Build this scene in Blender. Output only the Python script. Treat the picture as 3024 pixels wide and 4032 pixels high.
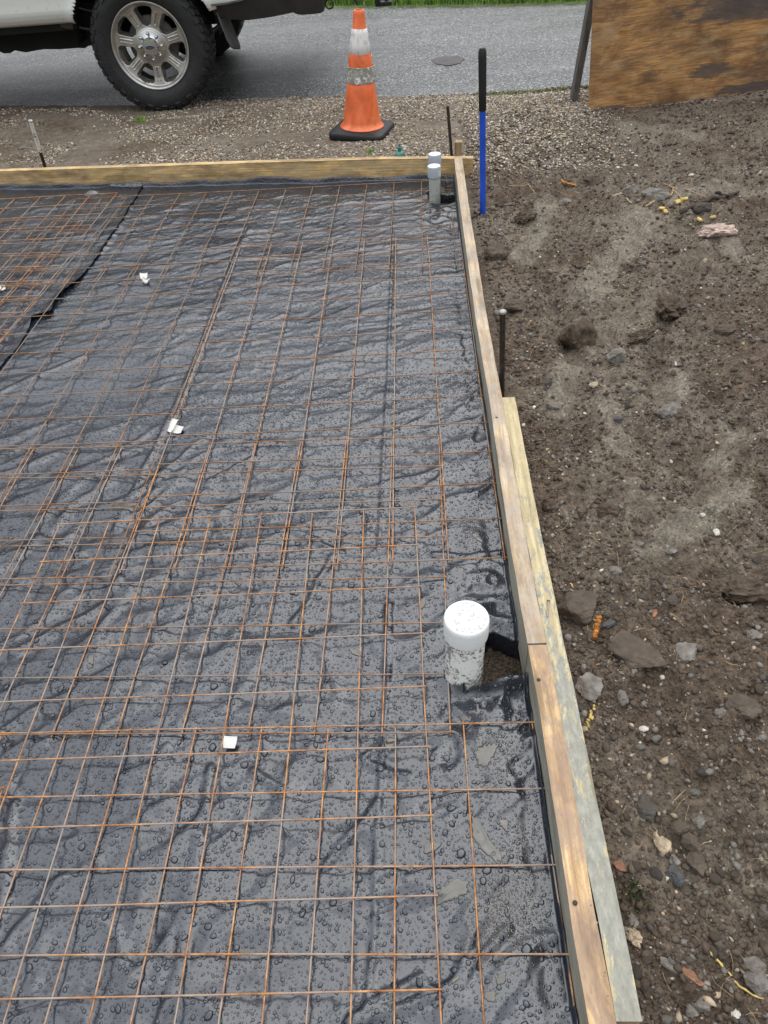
import bpy, math, random
import numpy as np
from mathutils import Vector, Matrix

# ------------------------------------------------------------------ camera, sky, sun, exposure
scene = bpy.context.scene
for o in list(bpy.data.objects): bpy.data.objects.remove(o)
FPX, PITCH, ROLL, CAMH = 2875.96, .7598, -.0861, 1.5031      # focal length in px of the 4032 px high frame
_cp, _sp = math.cos(PITCH), math.sin(PITCH)
_f = np.array([0, _cp, -_sp]); _r = np.array([1., 0, 0]); _u = np.cross(_r, _f)
R2 = math.cos(ROLL)*_r + math.sin(ROLL)*_u
U2 = -math.sin(ROLL)*_r + math.cos(ROLL)*_u
CAMP = np.array([0, 0, CAMH])
cd = bpy.data.cameras.new('camera'); cam = bpy.data.objects.new('camera', cd); scene.collection.objects.link(cam)
cd.sensor_fit = 'VERTICAL'; cd.sensor_height = 36; cd.sensor_width = 27; cd.lens = FPX/4032*36
cd.clip_start = .02; cd.clip_end = 2000
cam.matrix_world = Matrix(((R2[0], U2[0], -_f[0], 0), (R2[1], U2[1], -_f[1], 0), (R2[2], U2[2], -_f[2], CAMH), (0, 0, 0, 1)))
scene.camera = cam
SUN_EL, SUN_AZ = math.radians(58), math.radians(35)
world = bpy.data.worlds.new("World"); scene.world = world; world.use_nodes = True
wn = world.node_tree; wn.nodes.clear()
wo = wn.nodes.new('ShaderNodeOutputWorld'); bg = wn.nodes.new('ShaderNodeBackground')
sky = wn.nodes.new('ShaderNodeTexSky'); sky.sky_type = 'NISHITA'; sky.sun_disc = False
sky.sun_elevation = SUN_EL; sky.sun_rotation = SUN_AZ; sky.air_density = 1.0; sky.dust_density = 1.5
hs = wn.nodes.new('ShaderNodeHueSaturation'); hs.inputs['Saturation'].default_value = .30
tcw = wn.nodes.new('ShaderNodeTexCoord'); nzw = wn.nodes.new('ShaderNodeTexNoise')
nzw.inputs['Scale'].default_value = 2.0; nzw.inputs['Detail'].default_value = 4
rpw = wn.nodes.new('ShaderNodeMapRange'); rpw.inputs['From Min'].default_value = .3; rpw.inputs['From Max'].default_value = .7
rpw.inputs['To Min'].default_value = .75; rpw.inputs['To Max'].default_value = 1.25
# a cloud deck over the clear sky: grey, brightest overhead, dim towards the horizon (overcast)
sep = wn.nodes.new('ShaderNodeSeparateXYZ'); deck = wn.nodes.new('ShaderNodeMapRange'); deck.interpolation_type = 'SMOOTHSTEP'
deck.inputs['From Min'].default_value = .05; deck.inputs['From Max'].default_value = .92; deck.inputs['To Min'].default_value = .17; deck.inputs['To Max'].default_value = 1.0
mixw = wn.nodes.new('ShaderNodeMix'); mixw.data_type = 'RGBA'; mixw.inputs[0].default_value = .82; mixw.inputs[7].default_value = (7.5, 7.75, 8.1, 1)
m1 = wn.nodes.new('ShaderNodeMath'); m1.operation = 'MULTIPLY'
mulw = wn.nodes.new('ShaderNodeVectorMath'); mulw.operation = 'SCALE'
wn.links.new(tcw.outputs['Generated'], nzw.inputs['Vector']); wn.links.new(nzw.outputs['Fac'], rpw.inputs['Value'])
wn.links.new(tcw.outputs['Generated'], sep.inputs[0]); wn.links.new(sep.outputs[2], deck.inputs['Value'])
wn.links.new(rpw.outputs[0], m1.inputs[0]); wn.links.new(deck.outputs[0], m1.inputs[1])
wn.links.new(sky.outputs[0], hs.inputs['Color']); wn.links.new(hs.outputs[0], mixw.inputs[6]); wn.links.new(mixw.outputs[2], mulw.inputs[0]); wn.links.new(m1.outputs[0], mulw.inputs['Scale'])
wn.links.new(mulw.outputs[0], bg.inputs['Color']); bg.inputs['Strength'].default_value = .13
wn.links.new(bg.outputs[0], wo.inputs[0])
sl = bpy.data.lights.new('sun', 'SUN'); sl.energy = .5; sl.angle = math.radians(70); sl.color = (1, .96, .9)
sun = bpy.data.objects.new('sun', sl); scene.collection.objects.link(sun)
sd = Vector((math.sin(SUN_AZ)*math.cos(SUN_EL), math.cos(SUN_AZ)*math.cos(SUN_EL), math.sin(SUN_EL)))
sun.rotation_euler = sd.to_track_quat('Z', 'Y').to_euler()
vs = scene.view_settings; vs.view_transform = 'Standard'; vs.look = 'None'; vs.exposure = 1.13; vs.gamma = 1
try: vs.use_curve_mapping = False
except Exception: pass

# ------------------------------------------------------------------ helpers
rng = np.random.default_rng(7); random.seed(7)
COL = scene.collection.objects
def ray(x, y):
    x, y = x/.5486, y/.5486
    return _f + R2*(x-1512)/FPX - U2*(y-2016)/FPX
def gp(x, y, z=0.):                       # point of the photo (1659 px wide) -> the place at height z
    d = ray(x, y); t = (z-CAMH)/d[2]; return CAMP + d*t

def _hash(ix, iy, s):
    h = (ix.astype(np.int64)*374761393 + iy.astype(np.int64)*668265263 + s*2147483647) & 0xffffffff
    h = ((h ^ (h >> 13))*1274126177) & 0xffffffff
    h = ((h ^ (h >> 16))*2246822519) & 0xffffffff
    return (h ^ (h >> 15)) & 0xffffffff
def noise(x, y, s=0):                     # perlin, about -1..1
    x = np.asarray(x, float); y = np.asarray(y, float)
    ix = np.floor(x); iy = np.floor(y); fx = x-ix; fy = y-iy
    ux = fx*fx*fx*(fx*(fx*6-15)+10); uy = fy*fy*fy*(fy*(fy*6-15)+10)
    def g(i, j):
        a = _hash(ix+i, iy+j, s)/4294967296.*6.2831853
        return np.cos(a)*(fx-i) + np.sin(a)*(fy-j)
    a = g(0, 0)*(1-ux)+g(1, 0)*ux; b = g(0, 1)*(1-ux)+g(1, 1)*ux
    return (a*(1-uy)+b*uy)*1.5
def fbm(x, y, o=4, s=0):
    r = 0; a = 1.; f = 1.
    for i in range(o): r = r + a*noise(x*f+7.3*i, y*f-3.1*i, s+i); a *= .5; f *= 2.03
    return r
def ss(a, b, x):
    t = np.clip((x-a)/(b-a), 0, 1); return t*t*(3-2*t)

def mk(name, v, f, mats=None, parent=None, smooth=False, mi=None, uv=None):
    me = bpy.data.meshes.new(name)
    v = np.asarray(v, np.float32)
    if isinstance(f, np.ndarray):
        n, k = f.shape
        me.vertices.add(len(v)); me.vertices.foreach_set('co', v.ravel())
        me.loops.add(n*k); me.loops.foreach_set('vertex_index', f.astype(np.int32).ravel())
        me.polygons.add(n); me.polygons.foreach_set('loop_start', np.arange(0, n*k, k, dtype=np.int32))
        try: me.polygons.foreach_set('loop_total', np.full(n, k, np.int32))
        except Exception: pass
        me.update(calc_edges=True); me.validate()
    else:
        me.from_pydata([tuple(map(float, p)) for p in v], [], f); me.update()
    if smooth: me.polygons.foreach_set('use_smooth', np.ones(len(me.polygons), bool))
    if mats is not None:
        for m in (mats if isinstance(mats, (list, tuple)) else [mats]): me.materials.append(m)
    if mi is not None: me.polygons.foreach_set('material_index', np.asarray(mi, np.int32))
    if uv is not None:
        l = me.uv_layers.new(name='UVMap'); li = np.zeros(len(me.loops), np.int32); me.loops.foreach_get('vertex_index', li)
        l.data.foreach_set('uv', np.asarray(uv, np.float32)[li].ravel())
    o = bpy.data.objects.new(name, me); COL.link(o)
    if parent is not None: o.parent = parent
    return o
def tag(o, label=None, cat=None, group=None, kind=None):
    if label: o['label'] = label
    if cat: o['category'] = cat
    if group: o['group'] = group
    if kind: o['kind'] = kind
    return o
def empty(name, loc=(0, 0, 0), rz=0., label=None, cat=None, group=None):
    o = bpy.data.objects.new(name, None); COL.link(o); o.location = loc; o.rotation_euler = (0, 0, rz); o.empty_display_size = .1
    return tag(o, label, cat, group)

class MB:
    def __init__(s): s.v = []; s.f = []; s.m = []
    def add(s, v, f, m=0):
        b = len(s.v); s.v += [tuple(map(float, p)) for p in v]; s.f += [tuple(b+i for i in q) for q in f]; s.m += [m]*len(f)
    def box(s, c, d, rot=None, bev=.0, m=0):
        x, y, z = d[0]/2, d[1]/2, d[2]/2
        if bev <= 0:
            v = [(-x, -y, -z), (x, -y, -z), (x, y, -z), (-x, y, -z), (-x, -y, z), (x, -y, z), (x, y, z), (-x, y, z)]
            f = [(0, 3, 2, 1), (4, 5, 6, 7), (0, 1, 5, 4), (1, 2, 6, 5), (2, 3, 7, 6), (3, 0, 4, 7)]
        else:
            b = bev; v = []; 
            def ring(ix, iy, zz): return [(-ix, -iy+b, zz), (-ix+b, -iy, zz), (ix-b, -iy, zz), (ix, -iy+b, zz), (ix, iy-b, zz), (ix-b, iy, zz), (-ix+b, iy, zz), (-ix, iy-b, zz)]
            for (ix, iy, zz) in ((x-b, y-b, -z), (x, y, -z+b), (x, y, z-b), (x-b, y-b, z)): v += ring(ix, iy, zz)
            f = [tuple(range(7, -1, -1)), tuple(range(24, 32))]
            for r in range(3):
                for i in range(8): f.append((r*8+i, r*8+(i+1) % 8, (r+1)*8+(i+1) % 8, (r+1)*8+i))
        M = rot if rot is not None else Matrix.Identity(3)
        s.add([M @ Vector(p) + Vector(c) for p in v], f, m); return s
    def tube(s, pts, r, n=8, cap=True, m=0):
        pts = [Vector(p) for p in pts]; rr = r if hasattr(r, '__len__') else [r]*len(pts); v = []
        prev = None
        for i, p in enumerate(pts):
            t = (pts[min(i+1, len(pts)-1)]-pts[max(i-1, 0)]).normalized()
            if prev is None: a = t.orthogonal().normalized()
            else: a = (prev - t*prev.dot(t)).normalized()
            prev = a; b = t.cross(a)
            for k in range(n):
                w = 2*math.pi*k/n; v.append(p + (a*math.cos(w)+b*math.sin(w))*rr[i])
        f = [(i*n+k, i*n+(k+1) % n, (i+1)*n+(k+1) % n, (i+1)*n+k) for i in range(len(pts)-1) for k in range(n)]
        if cap: f += [tuple(range(n-1, -1, -1)), tuple(range((len(pts)-1)*n, len(pts)*n))]
        s.add(v, f, m); return s
    def lathe(s, prof, c=(0, 0, 0), n=48, m=0, wob=None):
        v = []; 
        for j, (r, z) in enumerate(prof):
            for k in range(n):
                w = 2*math.pi*k/n; q = r*(1+(wob(w, z) if wob else 0)); v.append((c[0]+q*math.cos(w), c[1]+q*math.sin(w), c[2]+z))
        f = [(i*n+k, i*n+(k+1) % n, (i+1)*n+(k+1) % n, (i+1)*n+k) for i in range(len(prof)-1) for k in range(n)]
        s.add(v, f, m); return s
    def build(s, name, mats, parent=None, smooth=False, uv=None):
        o = mk(name, s.v, s.f, mats, parent, False, s.m if any(s.m) else None, uv)
        if smooth:
            o.data.polygons.foreach_set('use_smooth', np.ones(len(o.data.polygons), bool))
            try: o.data.set_sharp_from_angle(angle=math.radians(smooth if smooth > 1 else 40))
            except Exception: pass
        return o

# ------------------------------------------------------------------ materials
class NT:
    def __init__(s, name):
        s.m = bpy.data.materials.new(name); s.m.use_nodes = True; s.t = s.m.node_tree
        s.b = s.t.nodes['Principled BSDF']; s.N = s.t.nodes
        s.tc = s.N.new('ShaderNodeTexCoord')
    def L(s, a, b): s.t.links.new(a, b)
    def mp(s, vec='Object', scale=(1, 1, 1), rot=(0, 0, 0), loc=(0, 0, 0)):
        n = s.N.new('ShaderNodeMapping'); n.inputs['Scale'].default_value = scale; n.inputs['Rotation'].default_value = rot; n.inputs['Location'].default_value = loc
        s.L(s.tc.outputs[vec], n.inputs['Vector']); return n.outputs[0]
    def noise(s, sc=5, det=4, rough=.5, vec=None, dist=0.):
        n = s.N.new('ShaderNodeTexNoise'); n.inputs['Scale'].default_value = sc; n.inputs['Detail'].default_value = det
        n.inputs['Roughness'].default_value = rough; n.inputs['Distortion'].default_value = dist
        if vec is None: vec = s.tc.outputs['Object']
        s.L(vec, n.inputs['Vector']); return n.outputs['Fac']
    def vor(s, sc=5, feat='F1', out='Distance', vec=None, rnd=1.):
        n = s.N.new('ShaderNodeTexVoronoi'); n.feature = feat; n.inputs['Scale'].default_value = sc; n.inputs['Randomness'].default_value = rnd
        if vec is None: vec = s.tc.outputs['Object']
        s.L(vec, n.inputs['Vector']); return n.outputs[out]
    def wave(s, sc, dist, vec, dsc=1., det=2):
        n = s.N.new('ShaderNodeTexWave'); n.bands_direction = 'Y'; n.inputs['Scale'].default_value = sc; n.inputs['Distortion'].default_value = dist
        n.inputs['Detail Scale'].default_value = dsc; n.inputs['Detail'].default_value = det; s.L(vec, n.inputs['Vector']); return n.outputs['Fac']
    def ramp(s, fac, stops):
        n = s.N.new('ShaderNodeValToRGB'); e = n.color_ramp.elements
        while len(e) > 1: e.remove(e[-1])
        for i, (p, c) in enumerate(stops):
            q = e[0] if i == 0 else e.new(p); q.position = p
            if not hasattr(c, '__len__'): c = (c, c, c)
            q.color = (c[0], c[1], c[2], 1)
        s.L(fac, n.inputs[0]); return n.outputs[0]
    def mix(s, fac, a, b, mode='MIX'):
        n = s.N.new('ShaderNodeMix'); n.data_type = 'RGBA'; n.blend_type = mode
        for sock, v in ((n.inputs[0], fac), (n.inputs[6], a), (n.inputs[7], b)):
            if isinstance(v, (int, float)): sock.default_value = v
            elif isinstance(v, tuple): sock.default_value = (*v, 1)
            else: s.L(v, sock)
        return n.outputs[2]
    def math(s, op, a, b=None):
        n = s.N.new('ShaderNodeMath'); n.operation = op
        for k, v in enumerate((a, b)):
            if v is None: continue
            if isinstance(v, (int, float)): n.inputs[k].default_value = v
            else: s.L(v, n.inputs[k])
        return n.outputs[0]
    def bump(s, h, st=.5, dist=.01, prev=None):
        n = s.N.new('ShaderNodeBump'); n.inputs['Strength'].default_value = st; n.inputs['Distance'].default_value = dist
        s.L(h, n.inputs['Height'])
        if prev is not None: s.L(prev, n.inputs['Normal'])
        s.L(n.outputs[0], s.b.inputs['Normal']); return n.outputs[0]
    def set(s, col=None, rough=None, metal=None, spec=None, coat=None, coatr=None):
        B = s.b.inputs
        for k, v in (('Base Color', col), ('Roughness', rough), ('Metallic', metal), ('Specular IOR Level', spec), ('Coat Weight', coat), ('Coat Roughness', coatr)):
            if v is None: continue
            if isinstance(v, tuple): B[k].default_value = (*v, 1)
            elif isinstance(v, (int, float)): B[k].default_value = v
            else: s.L(v, B[k])
        return s.m
M = {}
def simple(name, col, rough=.5, metal=0, spec=.5, var=.25, sc=20, bs=0., bsc=200, coat=0.):
    n = NT(name); d = tuple(c*(1-var) for c in col); l = tuple(min(1, c*(1+var)) for c in col)
    c = n.ramp(n.noise(sc, 5, .6), [(.3, d), (.7, l)])
    n.set(c, rough, metal, spec, coat)
    if bs: n.bump(n.noise(bsc, 3), bs, .002)
    M[name] = n.m; return n.m

def soil_mat(name, gravel=False):
    n = NT(name)
    a = n.noise(1.6, 5, .6); b = n.noise(22, 6, .7); c = n.noise(140, 4, .7)
    base = n.ramp(b, [(.3, (.050, .034, .021)), (.5, (.108, .076, .051)), (.72, (.180, .133, .092))])
    tan = n.ramp(b, [(.3, (.12, .096, .070)), (.7, (.235, .196, .150))])
    m1 = n.ramp(a, [(.43, 0.), (.60, .8)])
    col = n.mix(m1, base, tan)
    an = n.N.new('ShaderNodeAttribute'); an.attribute_name = 'dry'
    col = n.mix(n.math('MULTIPLY', an.outputs['Fac'], .85), col, n.ramp(b, [(.3, (.15, .125, .095)), (.7, (.26, .222, .172))]))
    v = n.vor(130, out='Color'); sp = n.N.new('ShaderNodeSeparateColor'); n.L(v, sp.inputs[0])
    dk = n.ramp(sp.outputs[0], [(0, .55), (1, 1.35)])
    col = n.mix(.8, col, dk, 'MULTIPLY')
    vd = n.vor(75, out='Distance'); 
    sel = n.N.new('ShaderNodeTexVoronoi'); sel.inputs['Scale'].default_value = 75; n.L(n.tc.outputs['Object'], sel.inputs['Vector'])
    s2 = n.N.new('ShaderNodeSeparateColor'); n.L(sel.outputs['Color'], s2.inputs[0])
    pick = n.math('MULTIPLY', n.math('GREATER_THAN', s2.outputs[1], .955), n.math('LESS_THAN', vd, .32))
    col = n.mix(pick, col, (.34, .29, .24))
    n.set(col, n.ramp(c, [(.3, .62), (.7, .95)]), 0, .35)
    h1 = n.bump(n.noise(45, 8, .75), .9, .012)
    n.bump(n.vor(160, out='Distance'), .7, .004, h1)
    M[name] = n.m; return n.m
soil_mat('soil')
def plastic_mat():
    n = NT('black_poly')
    a = n.noise(3.5, 4, .6); col = n.ramp(a, [(.35, (.006, .009, .016)), (.7, (.014, .018, .028))])
    silt = n.ramp(n.noise(2.2, 6, .65, dist=.5), [(.60, 0.), (.78, .22)])
    col = n.mix(silt, col, (.13, .115, .09))
    sp = n.N.new('ShaderNodeSeparateXYZ'); n.L(n.tc.outputs['Object'], sp.inputs[0])
    farm = n.ramp(n.math('MULTIPLY', sp.outputs[1], .2), [(.50, 0.), (.66, 1.)])       # modelled drops nearer, bump drops beyond 2.5 m
    d = n.vor(85, 'SMOOTH_F1'); drop = n.ramp(d, [(.0, 1.), (.30, .55), (.42, 0.)])
    n.set(col, n.ramp(n.noise(30, 4), [(.3, .15), (.7, .25)]), 0, 1.); n.b.inputs['IOR'].default_value = 1.53
    h = n.bump(n.noise(20, 4, .55, n.mp(scale=(.5, 1.3, 1), rot=(0, 0, .25))), .18, .008)
    n.bump(n.math('MULTIPLY', drop, farm), .35, .003, h)
    M['black_poly'] = n.m
plastic_mat()
def drop_mat():
    n = NT('water_drop'); n.set((.010, .014, .022), .08, 0, 1.); n.b.inputs['IOR'].default_value = 1.48; M['water_drop'] = n.m
drop_mat()
def mud_water():
    n = NT('muddy_water'); c = n.ramp(n.noise(25, 6, .65), [(.3, (.036, .031, .023)), (.7, (.088, .077, .057))]); n.set(c, .03, 0, .9)
    n.bump(n.noise(60, 3), .15, .003); M['muddy_water'] = n.m
mud_water()
def silt_mat():
    n = NT('silt'); c = n.ramp(n.noise(60, 6, .7), [(.3, (.035, .032, .028)), (.7, (.17, .15, .12))]); n.set(c, .55); n.bump(n.noise(150, 5, .7), .8, .003); M['silt'] = n.m
silt_mat()
def rust_mat(name, br=1.):
    n = NT(name)
    c = n.ramp(n.noise(28, 6, .7), [(.30, (.14*br, .058*br, .026*br)), (.47, (.34*br, .145*br, .050*br)), (.60, (.54*br, .26*br, .09*br)), (.72, (.46*br, .41*br, .35*br))])
    c2 = n.mix(n.ramp(n.noise(6, 4, .6), [(.44, 0.), (.60, .8)]), c, (.30*br, .265*br, .235*br))
    n.set(c2, .55, .15, .5); n.bump(n.noise(500, 3), .5, .001); M[name] = n.m
rust_mat('rust_wire'); rust_mat('rust_wire_dull', .72)
def wood_mat(name, dark, mid, light, stain=(.12, .08, .06), stainamt=.5, grey=None, greyamt=0., paint=None, rough=.6, scale=1., spk=.6, pgrad=False):
    n = NT(name); sepu = n.N.new('ShaderNodeSeparateXYZ'); n.L(n.tc.outputs['UV'], sepu.inputs[0]); uvm = n.mp('UV', (1*scale, 22*scale, 1))
    g = n.noise(6, 6, .65, uvm, .3); w = n.wave(1.1, 5., n.mp('UV', (.6, 14, 1)), .8, 3)
    base = n.ramp(n.math('ADD', n.math('MULTIPLY', g, .9), n.math('MULTIPLY', w, .10)), [(.32, dark), (.52, mid), (.70, light)])
    base = n.mix(n.ramp(n.noise(16, 6, .7, n.mp('UV', (1, 1.6, 1))), [(.42, 0.), (.72, .5)]), base, tuple(c*.62 for c in mid))
    uv = n.mp('UV', (1, 2.2, 1))
    base = n.mix(n.ramp(n.noise(5.5, 5, .65, uv), [(.45, 0.), (.68, stainamt)]), base, stain)
    if grey: base = n.mix(n.ramp(n.noise(9, 6, .7, uv, .6), [(.42, 0.), (.55, greyamt)]), base, grey)
    if paint:
        pc = n.ramp(n.noise(40, 5, .6, uv), [(.3, tuple(c*.7 for c in paint)), (.7, tuple(min(1, c*1.2) for c in paint))])
        base = n.mix(n.ramp(n.noise(11, 7, .65, n.mp('UV', (.55, 3.2, 1)), .9), [(.46, 0.), (.50, 1.)]), base, pc) if not pgrad else n.mix(n.ramp(n.math('ADD', n.noise(14, 9, .78, n.mp('UV', (.8, 2.6, 1)), .15), n.math('MULTIPLY', n.math('SUBTRACT', 15.45, sepu.outputs[0]), .13)), [(.47, 0.), (.50, 1.)]), base, pc)
    kn = n.vor(1., out='Distance', vec=n.mp('UV', (1.9, 16, 1))); base = n.mix(n.ramp(kn, [(.0, .85), (.10, .7), (.16, .0)]), base, tuple(c*.33 for c in mid))
    base = n.mix(n.ramp(n.noise(3.2, 5, .7, n.mp('UV', (1, 3.5, 1), loc=(9, 0, 0))), [(.50, 0.), (.64, .55)]), base, tuple(c*.45 for c in stain))
    base = n.mix(n.ramp(n.noise(120, 4, .7, uv), [(.56, 0.), (.70, spk)]), base, tuple(c*.35 for c in mid))
    n.set(base, rough, 0, .45); h = n.bump(g, .5, .0015); n.bump(n.noise(300, 4, .7, uv), .5, .001, h); M[name] = n.m
wood_mat('form_top', (.32, .215, .12), (.53, .40, .25), (.66, .54, .38), (.28, .18, .11), .75, (.34, .30, .26), .55)
wood_mat('form_side', (.24, .225, .18), (.38, .36, .30), (.50, .48, .41), (.20, .18, .14), .6, (.30, .31, .26), .6)
wood_mat('form_far', (.42, .25, .09), (.74, .50, .21), (.88, .70, .40), (.24, .14, .06), 1., (.33, .27, .18), .5)
wood_mat('form_orange', (.33, .19, .085), (.60, .39, .19), (.76, .57, .34), (.22, .13, .08), .85, (.30, .21, .15), .7, spk=.5)
wood_mat('splice_wood', (.34, .26, .13), (.50, .41, .23), (.62, .53, .34), (.28, .22, .13), .35, None, 0, (.275, .270, .225), pgrad=True)
wood_mat('stake_wood', (.20, .13, .07), (.36, .25, .14), (.48, .36, .22))
wood_mat('grey_wood', (.06, .055, .05), (.11, .105, .10), (.17, .165, .16), (.07, .05, .035), .5)
def ply_mat():
    n = NT('weathered_plywood'); uv = n.mp('UV', (1, 1, 1)); g = n.noise(7, 7, .7, n.mp('UV', (1.2, 14, 1)), .5)
    base = n.ramp(g, [(.28, (.15, .065, .022)), (.43, (.34, .165, .055)), (.56, (.52, .29, .11)), (.74, (.62, .42, .21))])
    base = n.mix(n.ramp(n.noise(3.2, 6, .65, n.mp('UV', (1, 1.5, 1)), .6), [(.40, 0.), (.62, .9)]), base, (.13, .064, .028))
    base = n.mix(n.ramp(n.noise(2.2, 7, .75, n.mp('UV', (1, 3.2, 1), loc=(7, 3, 0)), 1.), [(.50, 0.), (.66, .75)]), base, (.085, .055, .040))
    base = n.mix(n.ramp(n.noise(5, 6, .7, n.mp('UV', (1, 2.0, 1), loc=(4, 2, 0))), [(.52, 0.), (.66, .6)]), base, (.44, .31, .17))
    # the dark blotches
    def blot(cx, cy, rx, ry, a=0):
        m = n.mp('UV', (1/rx, 1/ry, 1), loc=(-cx/rx, -cy/ry, 0)); ln = n.N.new('ShaderNodeVectorMath'); ln.operation = 'LENGTH'; n.L(m, ln.inputs[0])
        w = n.math('ADD', ln.outputs['Value'], n.math('MULTIPLY', n.math('SUBTRACT', n.noise(7, 9, .75, n.mp('UV', (1, 4, 1), loc=(a, 0, 0))), .5), 2.6))
        return n.ramp(w, [(.72, 1.), (1.15, 0.)])
    dk = n.ramp(n.noise(20, 5, .6, n.mp('UV', (1, 10, 1))), [(.3, (.042, .036, .040)), (.7, (.085, .072, .075))])
    for b in ((1.0, .50, .50, .115, 1), (.74, .155, .15, .045, 3), (1.75, .35, .3, .12, 8), (1.05, .03, .35, .03, 5), (.12, .02, .12, .022, 9)): base = n.mix(n.math('MULTIPLY', blot(*b), .80), base, dk)
    n.set(base, .5, 0, .5); n.bump(g, .4, .002); M['ply'] = n.m
ply_mat()
def asphalt_mat():
    n = NT('wet_asphalt'); v = n.vor(105, out='Color'); sp = n.N.new('ShaderNodeSeparateColor'); n.L(v, sp.inputs[0])
    c = n.ramp(sp.outputs[0], [(0, (.020, .021, .021)), (.5, (.056, .057, .057)), (.8, (.15, .15, .146)), (1, (.42, .42, .41))])
    c = n.mix(.6, c, n.ramp(n.noise(1.3, 5, .6, n.mp(scale=(.5, 2, 1))), [(.35, .6), (.65, 1.25)]), 'MULTIPLY')
    n.set(c, n.ramp(n.noise(1.1, 4, .6, n.mp(scale=(.5, 1.6, 1))), [(.38, .20), (.62, .38)]), 0, .8)
    h = n.bump(n.vor(105), .8, .006); n.bump(n.noise(9, 3), .2, .01, h); M['asphalt'] = n.m
asphalt_mat()
def pipe_mat(name, col, dirt, amt):
    n = NT(name); c = n.mix(n.ramp(n.math('MULTIPLY', n.noise(95, 8, .8, n.mp(scale=(1, 1, .9)), .2), n.math('ADD', .55, n.math('MULTIPLY', n.noise(12, 3, .5), .9))), [(.495, 0.), (.535, amt)]), col, dirt)
    c = n.mix(n.ramp(n.noise(14, 4, .6), [(.45, 0.), (.75, .4)]), c, tuple(k*.75 for k in col)); n.set(c, .42, 0, .45); n.bump(n.noise(90, 3), .2, .002); M[name] = n.m
pipe_mat('pvc_dirty', (.84, .84, .81), (.07, .065, .055), .95); pipe_mat('pvc_clean', (.80, .82, .82), (.7, .7, .69), .3)
pipe_mat('pvc_grey', (.48, .53, .58), (.40, .44, .48), .4); pipe_mat('pvc_old', (.42, .43, .39), (.20, .20, .18), .6)
def cone_mat():
    n = NT('cone_orange'); c = n.ramp(n.noise(9, 6, .65, n.mp(scale=(1, 1, .7)), .5), [(.28, (.46, .10, .038)), (.5, (.78, .155, .045)), (.72, (.88, .25, .10))])
    c = n.mix(n.ramp(n.noise(18, 6, .7, dist=1.), [(.57, 0.), (.72, .6)]), c, (.30, .11, .05)); n.set(c, .38, 0, .5); n.bump(n.noise(12, 4), .25, .006); M['cone_orange'] = n.m
    n = NT('cone_white'); c = n.mix(n.ramp(n.noise(26, 6, .7, n.mp(scale=(1.6, 1.6, .6))), [(.50, 0.), (.60, .75)]), (.74, .72, .71), (.42, .37, .34))
    c = n.mix(n.ramp(n.noise(16, 5, .65, n.mp(scale=(2.2, 2.2, .35), loc=(3, 1, 0))), [(.63, 0.), (.68, .8)]), c, (.5, .14, .06)); n.set(c, .5); M['cone_white'] = n.m
    n = NT('cone_grey_band'); c = n.ramp(n.noise(42, 5, .7), [(.35, (.20, .20, .17)), (.55, (.34, .33, .30)), (.62, (.80, .79, .75))]); n.set(c, .5); n.bump(n.noise(40, 4), .4, .004); M['cone_grey_band'] = n.m
cone_mat()
simple('rubber', (.013, .013, .014), .5, 0, .3, .3, 25, .4, 300)
simple('tyre', (.016, .0165, .017), .62, 0, .45, .4, 30, .4, 250)
simple('tyre_letters', (.035, .035, .036), .5, 0, .5, .2)
simple('white_paint', (.66, .67, .65), .22, 0, .5, .05, 3, 0, 0, .6)
def wp():
    n = NT('truck_white'); c = n.mix(n.ramp(n.noise(30, 6, .7), [(.58, 0.), (.74, .6)]), (.66, .67, .64), (.33, .30, .25))
    n.set(c, .25, 0, .5, .7, .08); M['truck_white'] = n.m
wp()
simple('undercarriage', (.008, .008, .008), .75, 0, .3, .4, 12)
simple('frame_black', (.012, .012, .013), .5, 0, .4, .3, 12)
simple('trim_black', (.022, .022, .024), .5, 0, .5, .3, 12)
simple('flap_grey', (.07, .072, .072), .55, 0, .5, .5, 14)
simple('alloy', (.47, .455, .425), .36, .85, .5, .25, 9, .15, 60)
simple('alloy_dark', (.20, .19, .175), .5, .7, .5, .4, 12)
simple('chrome', (.56, .56, .55), .2, 1., .5, .08, 9)
simple('rotor', (.10, .095, .09), .6, .5)
simple('badge_blue', (.010, .022, .12), .25, 0, .5, .1)
simple('window_dark', (.01, .012, .014), .08, 0, .6, .1)
simple('rod_blue', (.012, .075, .50), .35, 0, .5, .22, 14)
simple('grip_black', (.012, .012, .012), .6, 0, .4, .35, 60, .5, 150)
simple('steel_dark', (.042, .030, .025), .45, .35, .5, .45, 45, .4, 220)
simple('steel_light', (.30, .29, .27), .4, .6)
def stone(name, col, rough=.8, dust=.5):
    n = NT(name); d = tuple(c*.6 for c in col); l = tuple(min(1, c*1.35) for c in col); oi = n.N.new('ShaderNodeObjectInfo')
    c = n.ramp(n.noise(45, 6, .7), [(.3, d), (.7, l)]); c = n.mix(n.ramp(n.noise(16, 5, .7), [(.40, dust), (.62, 0.)]), c, (.070, .053, .039))
    n.set(c, rough, 0, .35); h = n.bump(n.noise(60, 6, .7), .8, .004); n.bump(n.noise(260, 4, .7), .6, .0015, h); M[name] = n.m
simple('stone_grey_unused', (.155, .145, .135), .8, 0, .35, .35, 45, .7, 160)
stone('stone_grey', (.205, .188, .165), .8, .45)
stone('stone_dark', (.062, .056, .050), .75, .7)
stone('stone_brown', (.100, .078, .058), .85, .7)
stone('stone_blue', (.055, .058, .064), .5, .4)
stone('stone_tan', (.44, .345, .235), .75, .35)
stone('stone_white', (.60, .56, .49), .7, .2)
stone('stone_pink', (.50, .38, .32), .8, .2)
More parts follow.
